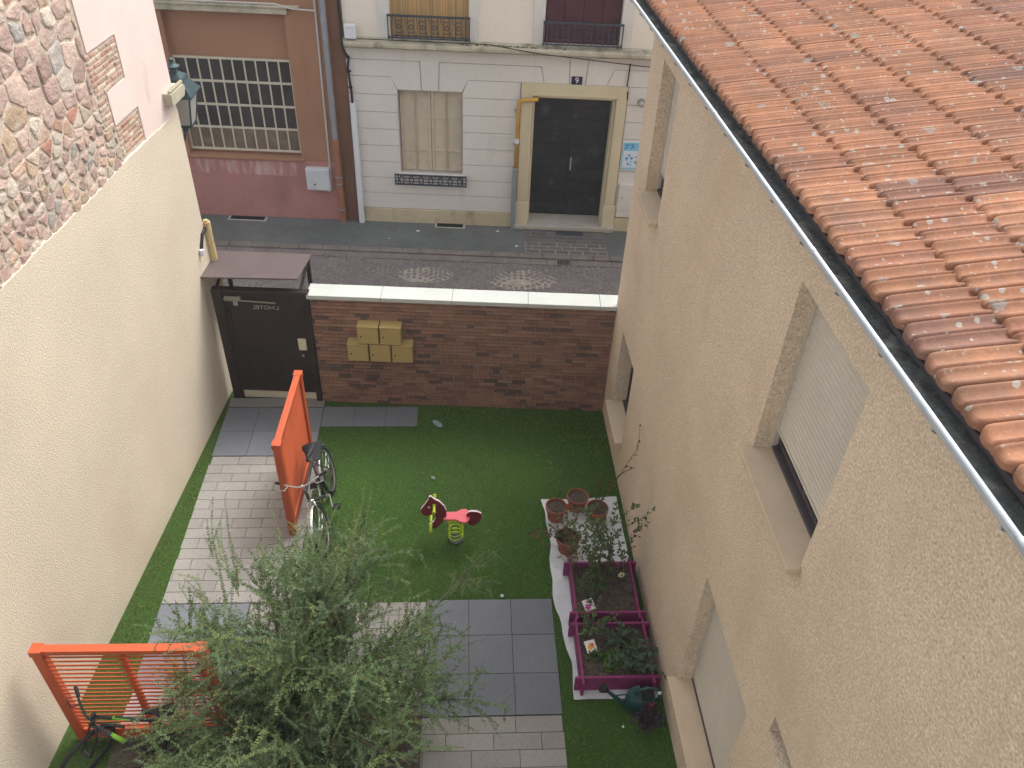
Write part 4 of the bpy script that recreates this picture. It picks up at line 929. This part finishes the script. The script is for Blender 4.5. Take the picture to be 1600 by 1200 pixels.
# ================================================================== SPRING HORSE
sh = thing('spring_horse', 'small dark red spring rocker horse with a pink seat and lime spring', 'playground toy', W0, (-.11, 7.0, 0))
HEAD = [(-.435, .748), (-.432, .785), (-.409, .798), (-.371, .752), (-.302, .701), (-.248, .621), (-.222, .54), (-.223, .435), (-.268, .341), (-.334, .246), (-.374, .217), (-.445, .284), (-.38, .342), (-.354, .413), (-.361, .472), (-.408, .478), (-.472, .455), (-.519, .485), (-.536, .566), (-.482, .657)]
RUMP = [(.027, .479), (.050, .512), (.082, .525), (.154, .519), (.21, .483), (.215, .407), (.18, .336), (.116, .277), (.06, .29), (.027, .385)]
for nm, P in (('head_panel', HEAD), ('rump_panel', RUMP)):
    m = MB(); m.prism(P, 1, 6.988, 7.012); pn = m.part(nm, M['horse_white'], sh)
    m = MB(); m.prism(P, 1, 6.980, 6.9875); m.part('red_face', M['horse_red'], pn)
    m = MB(); m.prism(P, 1, 7.0125, 7.020); m.part('red_face', M['horse_red'], pn)
m = MB(); m.tube([(-.435, 6.977, .612), (-.435, 6.981, .612)], .016, 10); m.part('eye', M['horse_white'], sh)
seat = [(-.245, 6.935), (-.10, 6.935), (-.05, 6.90), (.0, 6.885), (.04, 6.90), (.065, 6.95), (.07, 7.0), (.065, 7.05), (.04, 7.10), (.0, 7.115), (-.05, 7.10), (-.10, 7.065), (-.245, 7.065)]
m = MB(); m.prism(seat, 2, .415, .44); m.part('seat', M['horse_pink'], sh, bevel=.004)
for x, z in ((-.369, .65), (-.418, .30)):
    m = MB()
    for s in (-1, 1): y0, y1 = 7.0+s*.021, 7.0+s*.15; m.tube([(x, y0, z), (x, y0+s*.02, z), (x, y1-s*.02, z), (x, y1-s*.018, z), (x, y1, z)], [.024, .017, .017, .024, .024], 12)
    m.part('handle' if z > .5 else 'footrest', M['lime'], sh, smooth=False)
m = MB()
for x, z in ((-.245, .40), (.045, .40), (-.16, .385)): m.tube([(x, 6.965, z), (x, 6.98, z)], .018, 10)
m.part('bolt_cap', M['lime'], sh)
m = MB(); m.box(-.21, 6.93, .375, .04, 7.07, .413); m.box(-.17, 6.95, .335, -.045, 7.05, .375); m.part('seat_bracket', M['lime'], sh, bevel=.006)
m = MB(); n = 110; m.tube([(-.107+(.088-.018*max(0, i/n-.7)/.3)*math.cos(2*PI*4.6*i/n), 7.0+(.088-.018*max(0, i/n-.7)/.3)*math.sin(2*PI*4.6*i/n), .02+.32*(i/n)) for i in range(n+1)], .0085, 8); m.part('spring', M['lime'], sh, smooth=True)
m = MB(); m.lathe([(.10, .0), (.10, .018), (.03, .02)], (-.107, 7.0, 0), 20); m.part('base_plate', M['bike_dark'], sh)

# ================================================================== SHEET, RAISED BEDS, POTS
def sheet():
    m = MB(); NX, NY = 34, 90
    for j in range(NY+1):
        v = j/NY
        for i in range(NX+1):
            u_ = i/NX; y = 7.63-2.89*v+.05*u_*(1-v)
            xl = 1.02+.15*v+.035*math.sin(v*9)+.012*math.sin(v*31); xr = 2.05+.045*v
            x = xl+(xr-xl)*u_; e = max(0, 1-u_*9)+max(0, 1-v*14)
            z = .016+.010*(math.sin(x*17+y*6)*math.sin(y*11-x*5)+1)*.5+.02*e*(.5+.5*math.sin(y*23+x*7))+random.uniform(0, .004)
            m.v.append((x, y, z))
    m.f = [(j*(NX+1)+i, (j+1)*(NX+1)+i, (j+1)*(NX+1)+i+1, j*(NX+1)+i+1) for j in range(NY) for i in range(NX)]
    m.top('ground_sheet', M['fleece'], 'crumpled grey-white ground sheet under the pots and raised beds', 'sheet', W0, (1.5, 6.2, 0), smooth=True)
sheet()
def raised_bed(label, x0, x1, y0, y1, first=False):
    t = thing('raised_bed', label, 'planter', W0, ((x0+x1)/2, (y0+y1)/2, 0), 'magenta raised beds by the tan house'); th = .028; ov = .065; z0, z1 = .03, .265
    for x in (x0, x1-th): m = MB(); m.box(x, y0-ov, z0, x+th, y1+ov, z1-.004); m.part('side_board', M['magenta'], t, bevel=.003)
    for y in (y0, y1-th): m = MB(); m.box(x0-ov, y, z0+.002, x1+ov, y+th, z1); m.part('end_board', M['magenta'], t, bevel=.003)
    m = MB(); N = 26
    for j in range(N+1):
        for i in range(N+1): m.v.append((x0+th+(x1-x0-2*th)*i/N, y0+th+(y1-y0-2*th)*j/N, .185+.018*math.sin(i*.7+j*.4)*math.cos(j*.6)+random.uniform(-.008, .012)))
    m.f = [(j*(N+1)+i, j*(N+1)+i+1, (j+1)*(N+1)+i+1, (j+1)*(N+1)+i) for j in range(N) for i in range(N)]; m.part('soil', M['soil'], t)
    m = MB(); 
    for y in (y0+.3*(y1-y0), y0+.7*(y1-y0)):
        for x in (x0-.003, x1+.0): m.tube([(x, y, .20), (x+.003, y, .20)], .008, 8)
    m.part('screw_head', M['black'], t)
raised_bed('magenta raised bed, the far one next to the pots, tall leafy stems in it', 1.27, 2.02, 5.66, 6.40)
raised_bed('magenta raised bed, the near one beside the green watering can', 1.25, 2.04, 4.84, 5.54)

class Plant:
    def __init__(s): s.st = MB(); s.P = []; s.C = []
    def leaf(s, p, d, n, L, W_, c):
        d = d.normalized(); a = d.cross(n)
        if a.length < 1e-4: a = d.cross(Vector((1, 0, 0)))
        a.normalize(); nn = a.cross(d)
        s.P.append((p, p+d*L*.45+a*W_*.5+nn*L*.06, p+d*L+nn*(-.05*L), p+d*L*.45-a*W_*.5+nn*L*.06)); s.C.append(c)
    def foliage(s, name, parent, mt):
        if not s.P: return
        n = len(s.P); me = bpy.data.meshes.new(name); r = parent
        while r.parent: r = r.parent
        g_ = np.array(ORG[r.name])
        V = np.array([[tuple(q) for q in p] for p in s.P], np.float32).reshape(-1, 3)-g_.astype(np.float32)
        me.vertices.add(4*n); me.vertices.foreach_set('co', V.astype(np.float32).ravel()); me.loops.add(4*n); me.loops.foreach_set('vertex_index', np.arange(4*n, dtype=np.int32))
        me.polygons.add(n); me.polygons.foreach_set('loop_start', np.arange(0, 4*n, 4, dtype=np.int32)); me.update(calc_edges=True)
        ca = me.color_attributes.new('Col', 'FLOAT_COLOR', 'POINT'); C4 = np.ones((n, 4, 4), np.float32); C4[:, :, :3] = np.array(s.C, np.float32)[:, None, :]; ca.data.foreach_set('color', C4.ravel())
        me.materials.append(mt); o = bpy.data.objects.new(name, me); COL.objects.link(o); o.parent = parent; return o
def rv(a=1): return Vector((random.gauss(0, 1), random.gauss(0, 1), random.gauss(0, 1))).normalized()*a
def jit(c, k): k = random.uniform(1-k, 1+k); return tuple(x*k for x in c)

def pot(label, x, y, r, ht, fill=None):
    t = thing('flower_pot', label, 'flower pot', W0, (x, y, .03), 'terracotta pots on the ground sheet')
    m = MB(); m.lathe([(r*.72, 0), (r*.80, ht*.3), (r*.95, ht*.80), (r*.88, ht*.80), (r*.72, ht*.25), (0, ht*.2)], (x, y, .03), 28); p_ = m.part('pot_body', M['terracotta'], t, smooth=False)
    m = MB(); m.lathe([(r*.95, ht*.78), (r*1.03, ht*.80), (r*1.05, ht*.98), (r*1.02, ht), (r*.94, ht), (r*.90, ht*.78)], (x, y, .03), 28); m.part('rim', M['terracotta'], p_)
    m = MB(); m.lathe([(r*.90, ht*.84), (r*.4, ht*.87), (0, ht*.86)], (x, y, .03), 20); m.part('soil', M['soil'], t)
    return t
p1 = pot('terracotta pot with one tall thin bare stem, nearest the lawn in the back row', 1.19, 7.32, .135, .23)
p2 = pot('empty terracotta pot standing farthest back between two planted ones', 1.49, 7.50, .14, .22)
p3 = pot('terracotta pot of dry twigs closest to the tan wall in the back row', 1.72, 7.28, .14, .235)
p4 = pot('terracotta pot with drooping leaves nearest the magenta beds', 1.29, 6.79, .145, .24)
def twig(pl, p, d, L, r0, leafc=None, nleaf=0, ls=.05, grav=0, branch=0, kink=.12, wr=.5):
    pts = [Vector(p)]; rs = [r0]; d = Vector(d).normalized(); n = max(4, int(L/.05)); st = L/n
    for i in range(n):
        d = (d+rv(kink)+Vector((0, 0, -grav*(i/n)))).normalized(); pts.append(pts[-1]+d*st); rs.append(r0*(1-.8*(i+1)/n))
        for _ in range(2):
          if leafc and random.random() < nleaf*st*.9: 
              ld = (rv(1)+d*.5+Vector((0, 0, .1))); pl.leaf(pts[-1], ld, Vector((0, 0, 1))+rv(.5), ls*1.2*random.uniform(.6, 1.2), ls*1.2*wr*random.uniform(.8, 1.2), jit(random.choice(leafc), .2))
        if branch and i > n*.3 and random.random() < branch*st: twig(pl, pts[-1], d+rv(.9), L*random.uniform(.2, .45), r0*.6, leafc, nleaf, ls, grav, 0, kink, wr)
    pl.st.tube(pts, rs, 5, cap=False)
GRN = [(.10, .17, .07), (.085, .14, .065), (.13, .19, .07)]; DRY = [(.16, .11, .06), (.13, .085, .05)]; DKG = [(.06, .095, .06), (.07, .085, .06)]
def finish(pl, parent, sm='stem'):
    if pl.st.v: pl.st.part('stems', M[sm], parent, smooth=True)
    pl.foliage('leaves', parent, M['leaf'])
pl = Plant(); twig(pl, (1.19, 7.32, .2), (.04, .12, 1), 1.0, .008, GRN, 4, .05, kink=.06); twig(pl, (1.2, 7.34, .75), (.3, .2, .5), .25, .004, GRN, 30, .05); twig(pl, (1.2, 7.34, .8), (-.4, 0, .5), .2, .004, GRN, 30, .05); finish(pl, p1)
m = MB(); m.col = (.60, .20, .10); m.add([(1.30, 7.24, .25), (1.36, 7.25, .25), (1.36, 7.26, .36), (1.30, 7.25, .36)], [(0, 1, 2, 3), (3, 2, 1, 0)]); m.part('plant_label', M['paper'], p1)
pl = Plant(); 
for d_ in ((.15, .1, 1), (-.4, .2, .9), (.3, .35, .9), (.0, -.3, .8)): twig(pl, (1.72, 7.29, .2), d_, random.uniform(.35, .75), .007, DRY, 6, .04, kink=.15, branch=4)
twig(pl, (1.72, 7.29, .2), (.16, .12, 1), 1.15, .009, DRY, 5, .05, kink=.1, branch=3); finish(pl, p3)
pl = Plant()
for i in range(14): a = random.uniform(0, 2*PI); twig(pl, (1.29, 6.79, .2), (math.cos(a)*.8, math.sin(a)*.8, .8), random.uniform(.2, .42), .005, GRN+DRY[:1], 45, .06, grav=.25, kink=.15)
twig(pl, (1.3, 6.8, .2), (.3, .2, 1), .6, .006, DRY, 5, .05, branch=3); twig(pl, (1.22, 6.75, .2), (-.6, -.1, .5), .55, .006, DRY, 14, .045, grav=.35, branch=3); finish(pl, p4)
def bed_plant(label, stems, leafc, nleaf, ls, grav=0, branch=0, kink=.12, sm='stem_green', group='plants in the raised beds', name='bed_plant', wr=.5):
    b0 = stems[0][0]; t = thing(name, label, 'plant', W0, (b0[0], b0[1], .19), group); pl = Plant()
    for p, d, L, r0 in stems: twig(pl, (p[0], p[1], .19), d, L, r0, leafc, nleaf, ls, grav, branch, kink, wr)
    finish(pl, t, sm); return t
bed_plant('tall bushy dark-leaved stems against the wall end of the far raised bed', [((1.78+random.uniform(-.12, .12), 6.2+random.uniform(-.1, .1)), (random.uniform(-.1, .25), random.uniform(0, .35), 1), random.uniform(.7, 1.25), .006) for i in range(7)], DKG+GRN[:1], 17, .05, branch=3)
bed_plant('tall green rose-like stems in the middle of the far raised bed', [((1.52+random.uniform(-.12, .12), 6.15+random.uniform(-.1, .1)), (random.uniform(-.25, .2), random.uniform(0, .3), 1), random.uniform(.5, 1.0), .006) for i in range(7)], GRN, 26, .065, branch=3)
bed_plant('dry reddish stems hanging over the lawn side of the far raised bed', [((1.36+random.uniform(-.05, .05), 6.25), (random.uniform(-.6, -.1), random.uniform(0, .4), .8), random.uniform(.4, .85), .005) for i in range(6)], DRY+[(.15, .06, .06)], 12, .04, grav=.15, branch=3, sm='stem')
bed_plant('feathery green clump on the lawn side of the far raised bed', [((1.45+random.uniform(-.1, .1), 6.0+random.uniform(-.1, .1)), (random.uniform(-.6, .6), random.uniform(-.6, .6), .7), random.uniform(.18, .32), .003) for i in range(24)], [(.06, .14, .07), (.075, .16, .08)], 70, .035, grav=.2, wr=.35)
bed_plant('green plant growing over the boards between the two raised beds', [((1.42+random.uniform(-.1, .1), 5.5+random.uniform(-.06, .06)), (random.uniform(-.6, .6), random.uniform(-.6, .6), .8), random.uniform(.2, .4), .003) for i in range(20)], GRN, 55, .045, grav=.2)
bed_plant('spreading bluish-green leafy clump beside the wall in the near raised bed', [((1.82+random.uniform(-.14, .12), 5.2+random.uniform(-.18, .18)), (random.uniform(-.8, .8), random.uniform(-.8, .8), .6), random.uniform(.15, .36), .004) for i in range(40)], [(.075, .13, .075), (.09, .15, .08), (.08, .13, .09)], 40, .06, grav=.25, wr=.6)
bed_plant('low bright yellow-green seedlings in the middle of the near raised bed', [((1.60+random.uniform(-.08, .08), 5.08+random.uniform(-.1, .1)), (random.uniform(-.7, .7), random.uniform(-.7, .7), .6), random.uniform(.04, .10), .002) for i in range(30)], [(.16, .26, .04), (.13, .22, .04)], 160, .03, wr=.8)
bed_plant('small scattered green seedlings near the flower packet', [((1.50+random.uniform(-.12, .08), 5.15+random.uniform(-.06, .06)), (random.uniform(-.7, .7), random.uniform(-.7, .7), .6), random.uniform(.03, .08), .002) for i in range(22)], [(.09, .16, .04)], 150, .03, wr=.8)
m = MB(); m.tube([(1.62, 6.36, .15), (1.63, 6.40, 1.05)], .006, 6); m.top('plant_stake', M['iron'], 'thin dark stake standing among the tall stems of the far raised bed', 'stake')
def packet(label, cx, cy, z, rz, cols, wd=.12, ht=.14, ti=.25):
    t = thing('seed_packet', label, 'seed packet', W0, (cx, cy, z), 'seed packets in the raised beds')
    def pt(u, v, e=0): q = Matrix.Rotation(rz, 3, 'Z') @ Matrix.Rotation(ti, 3, 'X') @ Vector((u, v, e)); return (cx+q.x, cy+q.y, z+.03+q.z)
    m = MB(); m.col = (.78, .74, .72); m.add([pt(u, v, e) for e in (-.004, 0) for u, v in ((-wd/2, -ht/2), (wd/2, -ht/2), (wd/2, ht/2), (-wd/2, ht/2))], [(3, 2, 1, 0), (4, 5, 6, 7), (0, 1, 5, 4), (1, 2, 6, 5), (2, 3, 7, 6), (3, 0, 4, 7)]); m.part('paper', M['paper'], t)
    m = MB()
    for i, (u, v, r, c) in enumerate(cols):
        m.col = c; m.add([pt(u+r*math.cos(2*PI*k/10)*(1 if k % 2 else .6), v+r*math.sin(2*PI*k/10)*(1 if k % 2 else .6), .0012+.0006*i) for k in range(10)], [tuple(range(10))])
    m.part('picture', M['paper'], t)
packet('white seed packet with a magenta flower picture lying in the far raised bed', 1.44, 5.80, .20, R(20), [(-.02, -.02, .045, (.55, .08, .35)), (.03, .03, .035, (.05, .05, .05)), (-.01, .04, .02, (.7, .25, .5))], .13, .13, .4)
packet('cream seed packet with orange flowers lying in the near raised bed', 1.40, 5.25, .20, R(15), [(0, 0, .045, (.75, .35, .05)), (.02, .015, .025, (.65, .10, .08)), (-.025, -.02, .02, (.8, .5, .1))])
m = MB(); m.col = (.70, .66, .45)
for k in range(2): m.lathe([(0, -.03), (.03, -.01), (.032, .01), (0, .03)], (1.87+k*.02, 6.20+k*.02, .24), 8)
m.top('pale_flower', M['paper'], 'pale yellow flower head lying at the back of the far raised bed', 'flower')

# watering can (long axis x, spout to -x)
wc = thing('watering_can', 'dark green plastic watering can in front of the near raised bed', 'watering can', W0, (1.86, 4.655, 0)); cx, cy, z0 = 1.86, 4.655, .02
m = MB(); m.lathe([(.0, 0), (.98, .0), (1.0, .03), (.97, .16), (.92, .235), (.80, .26)], (cx, cy, z0), 28, .165, .115) if 0 else None
prf = [(.0, .0), (.155, .0), (.165, .015), (.160, .14), (.152, .20), (.135, .232), (.125, .236)]
m.lathe(prf[:-1]+[(.13, .236)], (cx, cy, z0), 28, 1.0, .70)
body = m; body.f = body.f[:-1]; bo = body.part('body', M['can_green'], wc, smooth=True)
m = MB(); m.lathe([(.14, .2), (.12, .06), (0, .05)], (cx, cy, z0), 24, 1.0, .68); m.part('dark_inside', M['rubber'], bo)
m = MB(); vs = []; n = 16       # half lid towards the spout
pts = [(cx+.135*math.cos(PI/2+PI*i/n), cy+.095*math.sin(PI/2+PI*i/n), z0+.236+.012*math.sin(PI*i/n)) for i in range(n+1)]; m.add(pts, [tuple(range(n+1))]); m.part('half_lid', M['can_green'], bo)
m = MB(); m.tube([(cx-.145, cy, z0+.06), (cx-.21, cy-.01, z0+.11), (cx-.30, cy-.0, z0+.22), (cx-.37, cy+.0, z0+.31)], [.034, .028, .021, .017], 12); sp_ = m.part('spout', M['can_green'], wc, smooth=True)
m = MB(); m.tube([(cx-.365, cy, z0+.305), (cx-.40, cy, z0+.345), (cx-.425, cy, z0+.37), (cx-.43, cy, z0+.375)], [.018, .045, .055, .045], 16); m.part('rose', M['black'], sp_)
m = MB(); m.tube([(cx-.28, cy, z0+.205), (cx-.20, cy, z0+.225), (cx-.125, cy, z0+.23)], .008, 8); m.part('spout_brace', M['can_green'], sp_)
m = MB(); m.tube([(cx-.06, cy, z0+.235), (cx-.03, cy, z0+.31), (cx+.06, cy, z0+.345), (cx+.15, cy, z0+.32), (cx+.20, cy, z0+.24), (cx+.205, cy, z0+.15), (cx+.155, cy, z0+.07)], .016, 10); hd = m.part('handle', M['can_green'], wc, smooth=True)
m = MB(); m.box(cx+.165, cy-.03, z0+.26, cx+.20, cy-.017, z0+.30); m.part('sticker', M['white_plastic'], hd)
# dark pot plant with red flowers
t = thing('potted_flower', 'small dark purple pot plant with red flowers by the wall beside the watering can', 'plant', W0, (1.90, 4.42, 0))
m = MB(); m.lathe([(.05, 0), (.07, .11), (.075, .11), (.075, .13), (.06, .13), (.055, .1), (0, .1)], (1.90, 4.42, .01), 18); m.part('pot', M['frame_dark'], t)
pl = Plant()
for i in range(22): a = random.uniform(0, 2*PI); twig(pl, (1.90, 4.42, .1), (math.cos(a)*.9, math.sin(a)*.9, .7), random.uniform(.08, .2), .003, [(.05, .03, .05), (.04, .045, .04), (.07, .045, .07)], 130, .045, grav=.3, wr=.6)
for i in range(24): q = Vector((1.93, 4.55, .22))+Vector((random.gauss(0, .035), random.gauss(0, .02), random.gauss(0, .018))); pl.leaf(q, rv(1), rv(1), .035, .03, jit((.17, .02, .045), .3))
finish(pl, t)
m = MB(); m.lathe([(.0, 0), (.014, .004), (.014, .012), (0, .02)], (1.66, 4.42, .02), 8); m.top('white_scrap', M['white_plastic'], 'small white scrap on the grass beside the watering can', 'litter')
def scrap(label, x, y, r, col_, sx=1.6):
    m = MB(); n = 9; a0 = random.uniform(0, 3); m.col = col_
    pts = [(x+r*sx*math.cos(2*PI*i/n)*random.uniform(.7, 1.1)*math.cos(a0)-r*math.sin(2*PI*i/n)*math.sin(a0), y+r*sx*math.cos(2*PI*i/n)*math.sin(a0)+r*math.sin(2*PI*i/n)*math.cos(a0), .032+random.uniform(0, .012)) for i in range(n)]
    m.add(pts+[(x, y, .05)], [(i, (i+1) % n, n) for i in range(n)]); m.top('scrap_of_paper', M['paper'], label, 'litter')
scrap('pale blue-white scrap on the lawn in front of the brick wall', -.39, 9.17, .05, (.24, .32, .34), 2.2)
scrap('small whitish scrap on the lawn behind the spring horse', -.43, 8.06, .022, (.25, .30, .28))
m = MB(); m.lathe([(0, 0), (.018, .01), (.024, .02), (.014, .034), (0, .038)], (.45, 6.09, .01), 10); m.top('white_pebble', M['white_plastic'], 'white pebble at the lawn edge of the dark tiles', 'stone', smooth=True)
for i, (x, y) in enumerate(((.60, 8.6), (1.05, 8.5), (.85, 7.6), (.2, 8.9), (-.95, 15.02-.0), (.66, 15.05), (-1.5, 14.7), (1.02, 14.45))):
    m = MB(); r = random.uniform(.007, .011) if y < 14 else random.uniform(.018, .03); z = .03 if y < 14 else .033
    m.lathe([(r, 0), (r*.9, r*.3), (0, r*.5)], (x, y, z), 7, random.uniform(.7, 1.5), random.uniform(.6, 1))
    m.top('litter_bit', M['slab_joint'] if y < 14 else M['white_plastic'], ('tiny pale speck of litter on the lawn' if y < 14 else 'small white bit of litter on the dark street pavement'), 'litter', group='specks on the lawn' if y < 14 else 'litter on the street pavement')

# ================================================================== SHRUBS
def shoot(pl, p, d, L, r0, c, droop, ls, dens, lift=0):
    n = max(5, int(L/.045)); st = L/n; pts = [Vector(p)]; d = Vector(d).normalized(); side = d.cross(Vector((random.gauss(0, .3), random.gauss(0, .3), 1))).normalized(); rs = [r0]; dirs = []
    for i in range(n):
        d = (d+rv(.06)+Vector((0, 0, lift-droop*(i/n)**1.3))).normalized(); pts.append(pts[-1]+d*st); rs.append(max(.0012, r0*(1-.75*(i+1)/n))); dirs.append(d)
    pl.st.tube(pts, rs, 4, cap=False)
    m_ = int(L*dens); 
    for k in range(m_):
        f = .06+.94*(k+random.random()*.4)/m_; x = f*n; i = min(n-1, int(x)); q = pts[i].lerp(pts[i+1], x-i); dd = dirs[i]; s = side if k % 2 else -side
        up = s.cross(dd); sz = ls*(1.1-.55*f)*random.uniform(.75, 1.25)
        for sg in (1, -1):
            v = (s*sg*.9+dd*.55+up*random.gauss(0, .45)); pl.leaf(q, v, up+rv(.6), sz, sz*.66, jit(c, .28))
    return pts, dirs
def shrub(label, base, mains, Lr, sub, ls, dens, spread, cols, grp):
    t = thing('shrub', label, 'shrub', W0, base, grp); pl = Plant(); wood = MB(); B = Vector(base)
    for i in range(mains):
        a = 2*PI*(i+random.uniform(-.3, .3))/mains; el = random.uniform(.35, 1.35) if i % 4 else random.uniform(1.0, 1.5); L = random.uniform(*Lr)
        if math.cos(a) < -.35 and el < 1.1: L = min(L, 1.65)
        d = Vector((math.cos(a)*math.cos(el)*spread, math.sin(a)*math.cos(el)*spread, math.sin(el))); n = 16; pts = [B+Vector((random.gauss(0, .06), random.gauss(0, .06), 0))]; dirs = []
        for k in range(n): d = (d.normalized()+rv(.09)+Vector((0, 0, -.05*(k/n)))).normalized(); pts.append(pts[-1]+d*L/n); dirs.append(d)
        wood.tube(pts, [.017*(1-.8*k/n) for k in range(n+1)], 6, cap=False)
        for s_ in range(sub):
            f = random.uniform(.22, 1.0)**.8; x = f*n; k = min(n-1, int(x)); q = pts[k].lerp(pts[k+1], x-k)
            out = Vector((math.cos(a), math.sin(a), .25)); dd = dirs[k]*.5+rv(.8)+out*.35+Vector((0, 0, .25)); l2 = random.uniform(.22, .62)*(1.25 if random.random() < .12 else 1)
            c = random.choice(cols); P2, D2 = shoot(pl, q, dd, l2, .004, c, random.uniform(.02, .22), ls, dens)
            for s2 in range(random.randint(1, 3)):
                kk = random.randint(1, len(D2)-1); shoot(pl, P2[kk], D2[kk]*.6+rv(.8), random.uniform(.12, .3), .002, c, random.uniform(.0, .2), ls*.9, dens)
    return t, pl, wood
SC = [(.11, .185, .08), (.09, .155, .072), (.13, .21, .09), (.155, .215, .075), (.10, .17, .09)]
t, pl, wood = shrub('large loose evergreen shrub with arching small-leaved shoots spreading over the paths', (-1.55, 4.5, .02), 50, (1.3, 2.4), 30, .030, 42, 1.0, SC, 'courtyard shrubs')
# long whips standing out of the crown: (base, tip)
WH = [((-2.3, 5.0, 1.3), (-2.62, 5.75, 2.05)), ((-1.75, 5.3, 1.3), (-2.04, 6.12, 1.9)), ((-1.6, 5.2, 1.3), (-1.82, 6.4, 1.75)), ((-1.3, 5.3, 1.3), (-1.02, 6.55, 1.6)), ((-1.2, 5.2, 1.2), (-.72, 6.5, 1.5)),
      ((-.8, 5.1, 1.1), (-.42, 5.9, 1.4)), ((-.6, 4.8, 1.1), (-.05, 5.35, 1.4)), ((-.5, 4.2, 1.2), (.22, 4.1, 1.55)), ((-.55, 4.1, 1.0), (.15, 3.85, 1.2)), ((-.5, 4.5, 1.1), (.2, 4.6, 1.3)), 
      ((-2.2, 4.2, 1.5), (-2.75, 3.9, 1.2)), ((-2.1, 4.1, 1.5), (-2.55, 3.7, 1.0)), ((-2.2, 4.3, 1.4), (-2.95, 4.0, .95)), ((-1.9, 3.9, 1.4), (-2.2, 3.35, .9)), ((-2.3, 5.0, 1.1), (-2.9, 5.55, 1.15)), ((-1.5, 5.2, 1.3), (-1.55, 6.2, 1.75)), ((-2.2, 3.9, 1.3), (-3.05, 3.75, .95)), ((-2.2, 3.8, 1.2), (-2.95, 3.45, .9)), ((-2.2, 3.95, 1.4), (-2.85, 3.85, 1.25)), ((-2.1, 3.7, 1.2), (-2.75, 3.3, .85)), ((-2.3, 4.0, 1.1), (-3.2, 3.95, .8)), ((-2.0, 3.6, 1.2), (-2.45, 3.2, 1.0)), ((-2.0, 3.6, 1.0), (-2.6, 3.5, .7)), ((-2.2, 5.1, 1.4), (-2.45, 5.9, 2.0)), ((-2.25, 5.2, 1.3), (-2.8, 6.2, 1.5))]
for a, b in WH:
    a, b = Vector(a), Vector(b); L = (b-a).length*1.03; shoot(pl, a, b-a+Vector((0, 0, .05)), L, .005, random.choice(SC), .05, .026, 44)
    for k in range(4): shoot(pl, a.lerp(b, random.uniform(.05, .6)), (b-a).normalized()+rv(.7), random.uniform(.15, .38), .003, random.choice(SC), .08, .024, 40)
wood.part('branches', M['stem'], t, smooth=True); pl.st.part('twigs', M['stem_green'], t, smooth=True); pl.foliage('foliage', t, M['leaf']); print('leaves', len(pl.P))
t, pl, wood = shrub('lower shrub with upright feathery shoots along the bottom edge of the courtyard bed', (-1.55, 3.30, .02), 24, (.8, 1.4), 18, .029, 46, .9, [(.12, .19, .10), (.10, .17, .095), (.14, .20, .10)], 'courtyard shrubs')
wood.part('branches', M['stem'], t, smooth=True); pl.st.part('twigs', M['stem_green'], t, smooth=True); pl.foliage('foliage', t, M['leaf']); print('leaves', len(pl.P))

# ================================================================== HAZE (added volume imitating the veil of the window glass)
m = MB(); m.box(-40, -30, -1.2, 40, 60, 9.6)
hz = bpy.data.materials.new('veil_haze'); hz.use_nodes = True; t = hz.node_tree
for n in list(t.nodes):
    if n.type == 'BSDF_PRINCIPLED': t.nodes.remove(n)
pv = t.nodes.new('ShaderNodeVolumePrincipled'); pv.inputs['Color'].default_value = (.96, .98, 1, 1); pv.inputs['Density'].default_value = 0.0016; pv.inputs['Anisotropy'].default_value = 0.2
t.links.new(pv.outputs[0], [n for n in t.nodes if n.type == 'OUTPUT_MATERIAL'][0].inputs['Volume'])
o = m.top('veil_haze', hz, None, None, W0, (0, 0, 0), kind='stuff')
